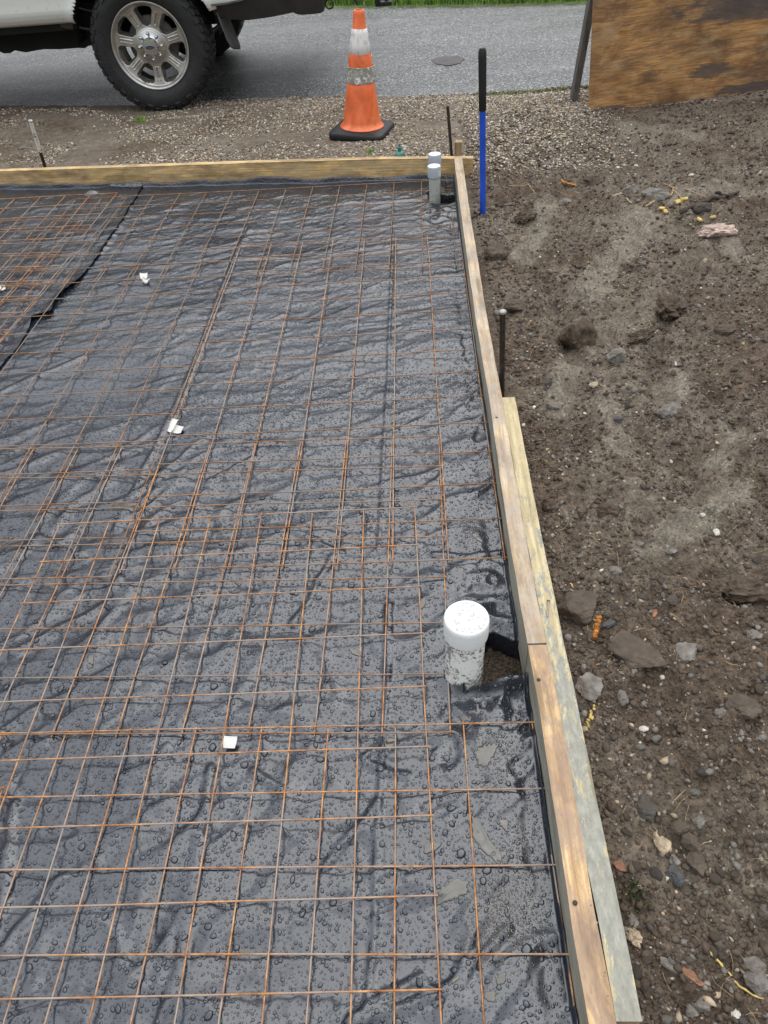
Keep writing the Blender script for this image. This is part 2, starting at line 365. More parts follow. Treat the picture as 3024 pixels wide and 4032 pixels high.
stone('stone_red', (.32, .15, .09), .8, .4)
simple('soil_clod', (.078, .057, .041), .92, 0, .25, .45, 60, 1., 130)
simple('root_yellow', (.50, .37, .12), .7, 0, .4, .45, 50, .6, 200)
simple('root_tan', (.30, .21, .12), .8, 0, .4, .45, 60, .6, 200)
simple('root_orange', (.42, .17, .035), .6, 0, .4, .5, 60, .6, 200)
simple('twig_dark', (.050, .038, .030), .8, 0, .3, .4, 60, .6, 200)
simple('straw', (.38, .33, .21), .7, 0, .4, .3, 60)
simple('grass', (.10, .20, .025), .6, 0, .4, .5, 3)
simple('grass_bright', (.22, .36, .05), .6, 0, .4, .4, 3)
simple('grass_dark', (.045, .08, .018), .6, 0, .4, .4, 9)
simple('turf', (.10, .15, .03), .9, 0, .3, .5, 2.5)
def paper():
    n = NT('paper'); w = n.ramp(n.noise(22, 3, .5, n.mp('Generated', (2, 9, 1))), [(.54, 0.), (.58, .7)]); n.set(n.mix(w, (.66, .65, .61), (.15, .15, .15)), .6); M['paper'] = n.m
    n = NT('white_flaking_paint'); c = n.mix(n.ramp(n.noise(70, 6, .7), [(.53, 0.), (.58, 1.)]), (.72, .71, .67), (.05, .042, .036)); n.set(c, .5); M['flaking'] = n.m
    n = NT('bottle_glass'); c = n.ramp(n.noise(30, 3), [(.3, (.03, .17, .16)), (.7, (.08, .33, .30))]); n.set(c, .08, 0, .6); n.b.inputs['Transmission Weight'].default_value = .35; M['glass'] = n.m
paper()

# ------------------------------------------------------------------ the form line
_yy = np.array([-.8, .27, .42, .55, .71, .84, .97, 1.20, 1.42, 1.56, 1.88, 2.21, 2.50, 3.0, 3.48, 4.25, 5])
_xx = np.array([.190, .251, .260, .270, .283, .292, .300, .313, .330, .340, .367, .389, .409, .450, .488, .556, .62])
def xin(y): return np.interp(y, _yy, _xx)
FA, FB = np.array([-2.159, 4.700]), np.array([.409, 4.256])
def yfar(x): return FA[1] + (np.asarray(x)-FA[0])*(FB[1]-FA[1])/(FB[0]-FA[0])
RE = np.array([(-8, 8.3), (-2.815, 6.72), (-2.405, 6.60), (-1.8, 6.40), (-.89, 6.27), (-.18, 6.17), (.33, 6.01), (.83, 5.90), (1.33, 5.84), (1.7, 5.85), (3.5, 5.5), (8, 4.7)])
def yroad(x): return np.interp(x, RE[:, 0], RE[:, 1])

# ------------------------------------------------------------------ terrain
RUTS = [[(1500, 560), (1470, 640), (1425, 720), (1410, 820), (1440, 900)], [(1530, 830), (1640, 1000), (1659, 1150)], [(1140, 560), (1180, 640), (1240, 800), (1260, 1000)], [(1470, 1230), (1560, 1270), (1659, 1290)], [(1050, 440), (1180, 425), (1280, 405)]]
RUTS = [np.array([gp(*p)[:2] for p in r]) for r in RUTS]
def dpoly(x, y, P):
    d = np.full(np.shape(x), 9.)
    for a, b in zip(P[:-1], P[1:]):
        ab = b-a; t = np.clip(((x-a[0])*ab[0]+(y-a[1])*ab[1])/(ab@ab), 0, 1)
        d = np.minimum(d, np.hypot(x-a[0]-t*ab[0], y-a[1]-t*ab[1]))
    return d
def zt(x, y):
    x = np.asarray(x, float); y = np.asarray(y, float)
    dr = x-xin(y)-.04; df = y-yfar(x)-.04
    inside = (dr < -.0) & (df < -.0)
    n1 = fbm(x*1.3+2, y*1.3, 3, 3); n2 = fbm(x*5, y*5, 3, 13); n3 = fbm(x*19, y*19, 4, 23); n4 = fbm(x*75, y*75, 2, 31)
    rid = 1-np.abs(fbm(x*7+3, y*5, 3, 43))*2
    rightside = ss(.0, .25, dr)*(1-ss(4.3, 5.2, y))
    z = .030 + (.016+.026*rightside)*n1*ss(0, .5, np.maximum(dr, df)) + (.004+.026*rightside)*n2 + (.0025+.0105*rightside)*n3 + .0034*n4*(.4+.6*rightside)
    z = z + (.016-z)*np.exp(-(((x-.08)/.34)**4+((y-5.2)/.34)**4))
    z = z + rightside*.016*rid*.6
    for k, R in enumerate(RUTS):
        d = dpoly(x, y, R); z = z - .032*np.exp(-(d/.035)**2)*rightside + .014*np.exp(-((d-.09)/.05)**2)*rightside
    b = gp(1043, 460, 0); z = z - .045*np.exp(-(((x-b[0]-.08)/.16)**2+((y-b[1]-.10)/.16)**2))
    c = gp(1090, 600, .05); z = z + .035*np.exp(-(((x-c[0])/.13)**2+((y-c[1])/.25)**2))
    z = z - .012*np.exp(-(dr/.03)**2)*(dr > 0)*(df < 0)
    # towards the road the shoulder thins out over the asphalt
    z = z+(-.0165-z)*np.exp(-(((x+1.39)/.42)**4+((y-6.12)/.22)**4))
    yr = yroad(x); z = z*(1-ss(-.35, .05, y-yr)) + ss(-.35, .05, y-yr)*(-.012+.006*noise(x*9, y*9, 5)+.004*noise(x*40, y*40, 6)) - .07*ss(.03, .35, y-yr)
    zi = -.045 + .006*n2 + .004*n3 - .035*np.exp(-(((x-.25)/.10)**4+((y-1.02)/.13)**4))
    return np.where(inside, zi, z)
def grid(xs, ys, zf, name, mat, smooth=True):
    X, Y = np.meshgrid(xs, ys); Z = zf(X, Y); nx, ny = len(xs), len(ys)
    i = (np.arange(ny-1)[:, None]*nx+np.arange(nx-1)[None, :]).ravel()
    return mk(name, np.stack([X.ravel(), Y.ravel(), Z.ravel()], 1), np.stack([i, i+1, i+nx+1, i+nx], 1), mat, None, smooth)
def gs(a, b, s0, s1):                     # spacing that grows from s0 to s1
    out = [a]; 
    while out[-1] < b:
        t = (out[-1]-a)/(b-a); out.append(out[-1]+s0+(s1-s0)*t)
    return np.array(out)
ysT = np.concatenate([np.linspace(-1.2, .1, 14)[:-1], gs(.1, 7.4, .0042, .024)])
xsT = np.concatenate([np.linspace(-7, -3.2, 24), np.linspace(-3.1, .2, 110), gs(.23, 4.2, .0048, .020), np.linspace(4.3, 7, 20)])
gd = grid(xsT, ysT, zt, 'dirt_ground', M['soil']); tag(gd, kind='structure')
DRY = [([(1385, 460), (1390, 500), (1330, 545), (1290, 600), (1270, 640)], .085), ([(1180, 440), (1150, 520), (1120, 560)], .08), ([(1240, 780), (1215, 850), (1200, 900)], .06), ([(1460, 430), (1640, 420)], .10), ([(1540, 500), (1590, 540)], .08), ([(1460, 800), (1470, 860)], .05), ([(1400, 1180), (1600, 1060)], .05), ([(1300, 870), (1340, 960)], .05), ([(1560, 1010), (1590, 900)], .05), ([(1350, 270), (1500, 300)], .12)]
nv = len(gd.data.vertices); co = np.zeros(nv*3, np.float32); gd.data.vertices.foreach_get('co', co); co = co.reshape(-1, 3); dm = np.zeros(nv)
for pts, w in DRY:
    P = np.array([gp(*p, .035)[:2] for p in pts]); d = dpoly(co[:, 0], co[:, 1], P)+w*.55*fbm(co[:, 0]*9, co[:, 1]*9, 3, 5); dm = np.maximum(dm, 1-ss(w*.45, w*1.1, d))
gz = (co[:, 1]-yfar(co[:, 0]) > .05)*(1-ss(1.2, 2.0, co[:, 0]))*.45; dm = np.maximum(dm, gz*ss(-.4, .4, fbm(co[:, 0]*2, co[:, 1]*3, 3, 56)+.2))
at = gd.data.attributes.new('dry', 'FLOAT', 'POINT'); at.data.foreach_set('value', dm.astype(np.float32))
# far ground: one sheet to the horizon
gx = np.concatenate([-np.geomspace(600, 8, 14), np.linspace(-7, 7, 15), np.geomspace(8, 600, 14)]); gy = np.concatenate([-np.geomspace(600, 2, 14), np.linspace(-1, 12, 14), np.geomspace(14, 900, 16)])
def zg(x, y): return np.full(np.shape(x), -.16) + 0.02*noise(x*.2, y*.2, 3)
tag(grid(gx, gy, zg, 'ground', M['turf']), kind='structure')
# the road
FE = np.array([(-40, 30), (-8, 14.2), (-.03, 9.85), (.83, 9.50), (1.76, 9.12), (2.50, 8.93), (8, 7.6), (40, 1)])
def yfe(x): return np.interp(x, FE[:, 0], FE[:, 1])
RW = np.linspace(0, 1, 60); xr = np.concatenate([np.linspace(-40, -6, 20), np.linspace(-5.8, 6, 120), np.linspace(6.5, 40, 20)])
Yn = np.where(np.abs(xr) < 8, yroad(np.clip(xr, -8, 8)), np.where(xr < 0, 8.3+(-8-xr)*.45, 4.7-(xr-8)*.18))-.35
V = []; 
for a in RW:
    yv = Yn+(yfe(xr)+.04*noise(xr*3, xr*0, 3)-Yn)*a; V.append(np.stack([xr, yv, -.020+.012*np.sin(a*3.14)+.003*noise(xr*2, yv*2, 2)], 1))
V = np.concatenate(V); nx = len(xr); i = (np.arange(59)[:, None]*nx+np.arange(nx-1)[None, :]).ravel()
tag(mk('road', V, np.stack([i, i+1, i+nx+1, i+nx], 1), M['asphalt'], None, True), kind='structure')
# verge beyond the road
gxs = np.linspace(-12, 14, 200); V = []
for a in np.linspace(0, 1, 30): 
    yv = yfe(gxs)-.05+a*5; V.append(np.stack([gxs, yv, -.035+.05*ss(0, .1, a)+.03*noise(gxs*2, yv*2, 4)*min(1, a*8)], 1))
V = np.concatenate(V); nx = 200; i = (np.arange(29)[:, None]*nx+np.arange(nx-1)[None, :]).ravel()
tag(mk('grass_verge', V, np.stack([i, i+1, i+nx+1, i+nx], 1), M['turf'], None, True), kind='structure')
def blades(name, P, h, w, mats, lean=.5):
    n = len(P); a = rng.uniform(0, 6.283, n); hh = h*rng.uniform(.5, 1.3, n); dx, dy = np.cos(a), np.sin(a); ln = rng.uniform(0, lean, n)*hh; b = rng.uniform(0, 6.283, n)
    lx, ly = np.cos(b)*ln, np.sin(b)*ln; ww = w*rng.uniform(.6, 1.3, n)
    v = np.stack([np.stack([P[:, 0]-dx*ww, P[:, 1]-dy*ww, P[:, 2]-.005], 1), np.stack([P[:, 0]+dx*ww, P[:, 1]+dy*ww, P[:, 2]-.005], 1),
                  np.stack([P[:, 0]+dx*ww*.7+lx*.4, P[:, 1]+dy*ww*.7+ly*.4, P[:, 2]+hh*.6], 1), np.stack([P[:, 0]+lx, P[:, 1]+ly, P[:, 2]+hh], 1)], 1).reshape(-1, 3)
    f = (np.arange(n)*4)[:, None]+np.array([[0, 1, 2, 3]]); return mk(name, v, f, mats, None, False, rng.integers(0, len(mats), n))
n = 26000; x = rng.uniform(-1.5, 5, n); a = rng.uniform(0, 1, n)**1.5; y = yfe(x)-.02+.05*noise(x*4, x*0, 9)+a*2.2
tag(blades('verge_grass', np.stack([x, y, np.full(n, .0)], 1), .07, .004, [M['grass'], M['grass_bright'], M['grass_dark']]), kind='stuff')

# ------------------------------------------------------------------ pebbles, gravel
def ico():
    t = (1+5**.5)/2; v = np.array([(-1, t, 0), (1, t, 0), (-1, -t, 0), (1, -t, 0), (0, -1, t), (0, 1, t), (0, -1, -t), (0, 1, -t), (t, 0, -1), (t, 0, 1), (-t, 0, -1), (-t, 0, 1)], float)
    f = np.array([(0, 11, 5), (0, 5, 1), (0, 1, 7), (0, 7, 10), (0, 10, 11), (1, 5, 9), (5, 11, 4), (11, 10, 2), (10, 7, 6), (7, 1, 8), (3, 9, 4), (3, 4, 2), (3, 2, 6), (3, 6, 8), (3, 8, 9), (4, 9, 5), (2, 4, 11), (6, 2, 10), (8, 6, 7), (9, 8, 1)])
    return v/np.linalg.norm(v, axis=1)[:, None], f
IV, IF = ico()
def scatter(name, P, r, mats, weights, flat=.65, jag=.35, smooth=False):
    n = len(P); T = IV[None]*(1+rng.uniform(-jag, jag, (n, 12, 1))); T = T*(r[:, None, None]*rng.uniform([.8, .55, .4], [1.4, 1., flat], (n, 3))[:, None, :])
    a = rng.uniform(0, 6.283, n); b = rng.normal(0, .35, n); ca, sa, cb, sb = np.cos(a), np.sin(a), np.cos(b), np.sin(b)
    X = T[..., 0]*cb[:, None]+T[..., 2]*sb[:, None]; Z = -T[..., 0]*sb[:, None]+T[..., 2]*cb[:, None]; Y = T[..., 1]
    V = np.stack([X*ca[:, None]-Y*sa[:, None], X*sa[:, None]+Y*ca[:, None], Z], 2)+P[:, None, :]
    F = (np.arange(n)*12)[:, None, None]+IF[None]; mi = np.repeat(rng.choice(len(mats), n, p=weights), 20)
    return mk(name, V.reshape(-1, 3), F.reshape(-1, 3), mats, None, smooth, mi)
def put(x, y, r, sink=.25): return np.stack([x, y, zt(x, y)+r*sink], 1)
# clods and small stones on the dirt, denser near the camera
n = 85000; y = .05+5.2*rng.uniform(0, 1, n)**1.25; x = xin(y)+.085+rng.uniform(0, 1, n)**1.15*(.45+.75*y)
dry_ = np.zeros(n)
for pts, w in DRY: dry_ = np.maximum(dry_, 1-ss(w*.4, w*1.2, dpoly(x, y, np.array([gp(*p, .035)[:2] for p in pts]))+w*.4*noise(x*9, y*9, 5)))
k = (fbm(x*3, y*3, 3, 77) > -.5+rng.uniform(-.4, .4, n)) & (rng.uniform(0, 1, n) > dry_*.88); x, y = x[k], y[k]; r = .0012+.0028*rng.exponential(.62, len(x)); r = np.clip(r, .0012, .011)*(1+.10*y)
tag(scatter('soil_crumbs', put(x, y, r), r, [M['soil_clod'], M['stone_brown'], M['stone_grey'], M['stone_dark'], M['stone_tan'], M['stone_white']], [.56, .21, .13, .06, .035, .005]), kind='stuff')
# tan gravel of the shoulder
n = 30000; x = rng.uniform(-2.9, 2.1, n); y = yfar(x)+.07+rng.uniform(0, 1, n)*(yroad(x)+.10-yfar(x)-.07)
g = ss(-.35, .35, fbm(x*2.2, y*3.2, 3, 55)+.25*ss(-1.7, -.9, x)-.45*(x < -1.5)+.15)*(1-ss(1.1, 1.9, x+.25*(5-y)))
x2 = rng.uniform(.75, 1.7, 6000); y2 = rng.uniform(4.0, 5.9, 6000); g2 = (1-ss(1.1, 1.75, x2))*ss(4.0, 4.35, y2+.1*noise(x2*4, y2*4, 8))*.9
x = np.concatenate([x, x2]); y = np.concatenate([y, y2]); g = np.concatenate([g, g2])
k = (rng.uniform(0, 1, len(x)) < g) & (x-xin(y) > .06) | (rng.uniform(0, 1, len(x)) < g) & (y-yfar(x) > .06); x, y = x[k], y[k]; r = rng.uniform(.0035, .0088, len(x))
tag(scatter('gravel', put(x, y, r, .3), r, [M['stone_tan'], M['stone_white'], M['stone_grey'], M['stone_brown']], [.48, .22, .16, .14]), kind='stuff')
# soil inside the openings in the plastic
n = 1500; x = np.concatenate([rng.uniform(.19, .31, n), rng.uniform(.43, .53, 400)]); y = np.concatenate([rng.uniform(.93, 1.13, n), rng.uniform(3.87, 4.05, 400)]); r = rng.uniform(.002, .006, len(x))
tag(scatter('soil_clumps_in_opening', put(x, y, r), r, [M['soil_clod'], M['stone_brown']], [.7, .3]), kind='stuff')
# ------------------------------------------------------------------ the plastic sheets
def cz(r, x, y):                          # crops of the photo -> 1659 px frame
    ox, oy, s = {'1': (0, 1700, 1.659), '2': (1000, 1700, 1.659), '3': (2000, 1700, 1.62), '4': (0, 2832, 1.659), '5': (1000, 2832, 1.659), '6': (2000, 2832, 1.62), 'm': (1000, 700, 1.659), 'l': (0, 700, 1.659),
                 't': (2000, 700, 1.62), 'u': (2000, 0, 1.62), 'z1': (1500, 500, 2.765), 'z2': (1600, 2250, 2.37), 'z3': (1800, 1200, 2.01), 'z4': (2200, 3000, 2.143)}[r]
    return (ox+x/s)*.5486, (oy+y/s)*.5486
def PL(r, *pts, z=0.): return np.array([gp(*cz(r, *p), z)[:2] for p in pts])
SEAM = np.array([(-1.25, 4.6), (-1.266, 4.278), (-1.272, 4.009), (-1.297, 3.739), (-1.319, 3.495), (-1.335, 3.33), (-1.372, 3.22), (-1.392, 3.11), (-1.382, 3.02), (-1.452, 2.976), (-1.445, 2.756), (-1.475, 2.553), (-1.50, 2.2), (-1.52, 1.5), (-1.5, -.6)])
FOLD = np.array([(-.56, 3.75), (-.60, 3.50), (-.622, 3.263), (-.640, 3.05), (-.652, 2.891), (-.665, 2.665), (-.691, 2.39), (-.716, 2.168), (-.76, 1.9), (-.80, 1.6)])
CR = [np.array([(.198, 4.002), (.145, 3.342), (.085, 2.636), (.06, 2.305), (.019, 1.892), (-.006, 1.599), (-.024, 1.424)]),
      np.array([(-.009, 1.217), (-.023, 1.005), (-.046, .842), (-.073, .586), (-.085, .438), (-.104, .329), (-.13, .1)])]
DF = [PL('5', (1659, 1380), (1500, 1540), (1300, 1750), (1000, 1880), (640, 1991)), PL('l', (0, 1425), (200, 1330), (400, 1255), (560, 1180)),
      PL('2', (530, 830), (430, 980), (350, 1130), (260, 1270)), PL('2', (770, 540), (740, 680)), PL('2', (1180, 815), (1300, 825), (1400, 835), (1659, 800)),
      PL('4', (100, 560), (60, 900), (20, 1300)), PL('4', (800, 400), (1000, 320), (1100, 200)), PL('4', (60, 1500), (250, 1230), (420, 1050)), PL('4', (1390, 330), (1300, 800), (1250, 1250), (1170, 1700), (1050, 1991)),
      PL('5', (640, 1991), (900, 1800), (1080, 1700), (1160, 1800)), PL('5', (480, 950), (560, 860), (700, 720), (800, 560)), PL('1', (220, 690), (400, 760), (560, 850)), PL('1', (1659, 180), (1500, 270), (1380, 330)),
      PL('2', (250, 660), (420, 740), (570, 810)), PL('5', (0, 350), (190, 480)), PL('1', (680, 960), (740, 1040), (800, 970)), PL('2', (880, 1150), (885, 1400), (865, 1600)),
      PL('m', (740, 740), (890, 680)), PL('m', (0, 980), (140, 930), (200, 900)), PL('l', (860, 190), (830, 260), (740, 400), (660, 500)), PL('5', (1660, 430), (1400, 480), (1200, 560), (1130, 600)), PL('5', (720, 280), (860, 360), (1000, 380))]
HOLE = np.array([(.150, .928), (.205, .938), (.250, .948), (.31, .955), (.34, 1.03), (.318, 1.068), (.28, 1.098), (.243, 1.118), (.212, 1.092), (.160, 1.03)])
HOLEF = np.array([(.385, 3.955), (.40, 3.885), (.45, 3.875), (.515, 3.89), (.53, 4.02), (.455, 4.035), (.42, 4.12), (.38, 4.08)])
def inpoly(x, y, P):
    c = np.zeros(np.shape(x), bool); n = len(P)
    for i in range(n):
        x1, y1 = P[i]; x2, y2 = P[i-1]
        c ^= ((y1 > y) != (y2 > y)) & (x < (x2-x1)*(y-y1)/(y2-y1+1e-12)+x1)
    return c
def zp(x, y):
    x = np.asarray(x, float); y = np.asarray(y, float)
    wx, wy = x+.03*noise(x*6, y*6, 91), y+.03*noise(x*6, y*6, 92)
    z = .007*noise(x*2.6, y*2.6, 61)+.0025*noise(x*6, y*6, 60)+.006
    far = ss(1.2, 2.6, y)
    # ripples running roughly across, elongated
    r1 = 1-2*np.abs(noise(wx*3.2+wy*1.0, wy*13-wx*2.5, 62)); z = z + (.0012+.0006*far)*r1*ss(-.35, .45, noise(x*1.4+9, y*1.9, 78))
    r1b = noise(wx*6+wy, wy*30-wx*6, 66); z = z + (.0006+.0008*far)*r1b*(1+noise(x*3,y*3,88))
    # drapes from lower left to upper right nearer the camera
    u = wx*.82+wy*.57; v = -wx*.57+wy*.82
    r2 = np.maximum(0, 1-2.6*np.abs(noise(u*3.0, v*10+3, 63))); z = z + .0105*r2**1.3*(1-.8*far)*ss(-.25, .35, noise(x*1.7, y*1.7, 75))
    r3 = np.maximum(0, 1-3.5*np.abs(noise(wx*5-wy*3, wy*7+wx*2, 64))); z = z + (.0055-.0036*far)*r3*ss(-.2, .4, noise(x*2.1+5, y*2.1, 76)) + .006*(1-.6*far)*np.maximum(0, 1-6*np.abs(noise(wx*1.6+wy*.9, wy*2.8-wx*.8, 74)))
    cr = np.maximum(0, 1-3*np.abs(noise(wx*17, wy*17, 65))); z = z + .0012*cr
    for P in CR:
        d = dpoly(x, y, P); z = z + .0055*np.maximum(0, 1-d/.011)
    for P in DF:
        d = dpoly(x+.006*noise(x*20, y*20, 5), y, P); z = z + .0075*np.maximum(0, 1-(d/.015)**1.2)
    # stood-up fold
    d = dpoly(x, y, FOLD); xs_ = np.interp(y, FOLD[::-1, 1], FOLD[::-1, 0]); hgt = .008+.012*ss(-.2, .5, noise(x*0+1, y*4, 71))
    z = z + hgt*np.maximum(0, 1-d/.018)**.7*((x < xs_)*.6+.4)
    # crushed corner by the near pipe
    q = np.exp(-(((x-.22)/.10)**2+((y-1.22)/.16)**2))+np.exp(-(((x-.17)/.10)**2+((y-.80)/.10)**2))+.8*np.exp(-(((x-.40)/.09)**2+((y-3.75)/.15)**2))
    z = z + .010*q*(1-2.2*np.abs(noise(wx*15, wy*15, 68)))
    # lip round the openings
    s = y-.945; z = z + .034*np.where(s < 0, np.exp(-(s/.016)**2), 1-ss(0, .02, s))*ss(.11, .17, x)*(x < .36)
    dn = dpoly(x, y, HOLE[5:10]); z = z - .016*np.maximum(0, 1-dn/.03)*(y > 1.03)
    # against the forms
    dr = xin(y)-x; z = z + .022*(1-ss(.002, .010, dr))*(.55+.45*noise(x*0, y*7, 81)) - .003*np.exp(-((dr-.04)/.02)**2)
    df = yfar(x)-y; z = z + (.026+.016*noise(x*3, x*0, 82))*(1-ss(.006, .018+.012*noise(x*5, x*0, 83), df)) + .02*np.exp(-(((x+1.55)/.05)**2+((df-.10)/.03)**2))
    # wires press it down a little: nothing above 13 mm in the open
    return np.where((df > .12) & (dr > .03) & ~((x > .10) & (y > .88) & (y < 1.2)), np.minimum(z, .0165+.12*(z-.0165)), z)
xs = np.concatenate([np.arange(0, .03, .0014), np.arange(.0304, 1.05, .0042), gs(1.055, 4.1, .006, .03)])[::-1]
vs_ = gs(.0, 5.15, .0036, .0105); vs_ = vs_/vs_[-1]
v0 = (np.concatenate([np.linspace(-.62, .1, 16)[:-1], .1+vs_*4.5])-(-.62))/(4.6+.62); v0 = v0/v0[-1]; v0 = np.concatenate([v0[v0 < .985], np.linspace(.985, 1, 46)])
S, Vv = np.meshgrid(xs, v0); Y0 = -.62+Vv*5.2
X = xin(np.clip(Y0, -.8, 4.3))-.002-S
for _ in range(2):
    Y = -.62+Vv*(yfar(X)-.003+.62); X = xin(Y)-.002-S
Z = zp(X, Y); ny, nx = X.shape
i = (np.arange(ny-1)[:, None]*nx+np.arange(nx-1)[None, :]).ravel(); F = np.stack([i, i+1, i+nx+1, i+nx], 1)
fx = X.ravel()[F].mean(1); fy = Y.ravel()[F].mean(1)
keep = ~(inpoly(fx, fy, HOLE) | inpoly(fx, fy, HOLEF) | (np.hypot(fx-.155, fy-.985) < .046))
tag(mk('plastic_sheet', np.stack([X.ravel(), Y.ravel(), Z.ravel()], 1), F[keep], M['black_poly'], None, True),
    'wide black plastic sheet beaded with rain, spread inside the form up to the right boards', 'plastic sheet', 'black plastic under the mesh')
# the second sheet lapping over it on the left, its edge lifting
s2 = np.concatenate([np.arange(0, .12, .005), gs(.12, 2.6, .008, .03)]); yy = gs(-.6, 4.56, .012, .010)
S, Y = np.meshgrid(s2, yy); sx = np.interp(Y, SEAM[::-1, 1], SEAM[::-1, 0])+.005*noise(Y*4, Y*0, 3); X = sx-S; Y = np.minimum(Y, yfar(X)-.008)
lift = np.interp(Y, [2.2, 2.9, 2.98, 3.05, 3.2, 3.4, 4.3], [.004, .004, .022, .010, .020, .004, .003])
Z = np.minimum(zp(X, Y), .03)*.8+.0055+lift*np.maximum(0, 1-S/.05)**1.5+.0015*noise(X*12, Y*9, 8); ny, nx = X.shape
i = (np.arange(ny-1)[:, None]*nx+np.arange(nx-1)[None, :]).ravel()
tag(mk('plastic_sheet', np.stack([X.ravel(), Y.ravel(), Z.ravel()], 1), np.stack([i, i+nx, i+nx+1, i+1], 1), M['black_poly'], None, True),
    'black plastic sheet lapping over the wider one at the left, with a ragged lifted border', 'plastic sheet', 'black plastic under the mesh')
sheet0 = [o for o in bpy.data.objects if o.name == 'plastic_sheet'][0]
for PH, dp in ((HOLE, .07), (HOLEF, .05)):
    seg = np.concatenate([PH, PH[:1]]); L_ = np.concatenate([[0], np.cumsum(np.hypot(*np.diff(seg, axis=0).T))]); t = np.linspace(0, L_[-1], 110, endpoint=False); ox = np.interp(t, L_, seg[:, 0]); oy = np.interp(t, L_, seg[:, 1]); c = PH.mean(0)
    V = []
    for j, (u, dz) in enumerate(((-.05, .0015), (.0, .001), (.03, -.006), (.05+.0, -.25*dp), (.07, -.6*dp), (.10, -dp))):
        w_ = u*(1+.9*noise(t*40, t*0+j, 5)*(j > 2)); xx, yy_ = ox+(c[0]-ox)*w_, oy+(c[1]-oy)*w_; V.append(np.stack([xx, yy_, np.maximum(zp(ox, oy), -.02)+dz*(1+.6*noise(t*25, t*0, 7)*(j > 3))], 1))
    V = np.concatenate(V); i = (np.arange(5)[:, None]*110+np.arange(110)[None]).ravel(); i2 = (np.arange(5)[:, None]*110+((np.arange(110)+1) % 110)[None]).ravel()
    mk('torn_edge', V, np.stack([i, i2, i2+110, i+110], 1), M['black_poly'], sheet0, True)
def zsurf(x, y):
    z = zp(x, y); sx = np.interp(y, SEAM[::-1, 1], SEAM[::-1, 0]); return np.where(x < sx-.01, z*.8+.006, z)
# rain drops: low domes
def domes(name, x, y, r, hr, mat):
    n = len(x); k = 8; a = np.arange(k)*2*np.pi/k
    ex = rng.uniform(.8, 1.25, n); th = rng.uniform(0, 6.28, n); wob = 1+rng.uniform(-.16, .16, (n, k))
    prof = [(1., -.1), (.94, .45), (.78, .83), (.50, .97)]
    V = []
    for pr, pz in prof:
        cx = np.cos(a)[None]*r[:, None]*pr*wob*ex[:, None]; cy = np.sin(a)[None]*r[:, None]*pr*wob/ex[:, None]
        V.append(np.stack([cx*np.cos(th)[:, None]-cy*np.sin(th)[:, None], cx*np.sin(th)[:, None]+cy*np.cos(th)[:, None], np.broadcast_to((r*hr*pz)[:, None], (n, k))], 2))
    V.append(np.stack([np.zeros((n, 1)), np.zeros((n, 1)), (r*hr)[:, None]], 2))
    V = np.concatenate(V, 1)
    e = .004; z0 = zsurf(x, y); gx = (zsurf(x+e, y)-z0)/e; gy = (zsurf(x, y+e)-z0)/e; gx = np.clip(gx, -.7, .7); gy = np.clip(gy, -.7, .7)
    V[..., 2] += gx[:, None]*V[..., 0]+gy[:, None]*V[..., 1] - (r*.08)[:, None]
    V = V+np.stack([x, y, z0], 1)[:, None]
    q = []; 
    for j in range(3):
        for c in range(k): q.append((j*k+c, j*k+(c+1) % k, (j+1)*k+(c+1) % k, (j+1)*k+c))
    top = [(3*k+c, 3*k+(c+1) % k, 4*k, 4*k) for c in range(k)]
    q = np.array(q); nv = 4*k+1
    Fq = (np.arange(n)*nv)[:, None, None]+q[None]; tt = np.array([(a_, b_, c_) for a_, b_, c_, _ in top]); Ft = (np.arange(n)*nv)[:, None, None]+tt[None]
    tri = np.concatenate([Fq.reshape(-1, 4)[:, [0, 1, 2]], Fq.reshape(-1, 4)[:, [0, 2, 3]], Ft.reshape(-1, 3)])
    return mk(name, V.reshape(-1, 3), tri, mat, None, True)
def dropset(cell, ymax, rmean, rs, rmax, prob):
    out = []; gy_ = np.arange(.0, ymax, cell)
    for y0 in gy_:
        w = .75+.50*y0; xx = np.arange(-w, .56, cell); out.append(np.stack([xx, np.full(len(xx), y0)], 1))
    P = np.concatenate(out); P = P+rng.uniform(-.46, .46, P.shape)*cell; P = P[rng.uniform(0, 1, len(P)) < prob]
    r = np.clip(rmean*np.exp(rng.normal(0, rs, len(P))), .0007, rmax); x, y = P.T
    ok = (x < xin(y)-.012) & (y < yfar(x)-.02) & ~inpoly(x, y, HOLE*1.0) & (np.hypot(x-.155, y-.985) > .056) & ~inpoly(x, y, HOLEF)
    return x[ok], y[ok], r[ok]
a1 = dropset(.0090, 2.3, .0022, .42, .0052, .90); a2 = dropset(.034, 1.7, .0046, .38, .0105, .5); a3 = dropset(.0056, 1.25, .0009, .25, .0016, .55); a4 = dropset(.0135, 3.3, .0027, .25, .0045, .85)
a4 = tuple(q[a4[1] > 2.1] for q in a4)
x, y, r = [np.concatenate(t) for t in zip(a1, a2, a3, a4)]
tag(domes('rain_drops', x, y, r, .60, M['water_drop']), kind='stuff')
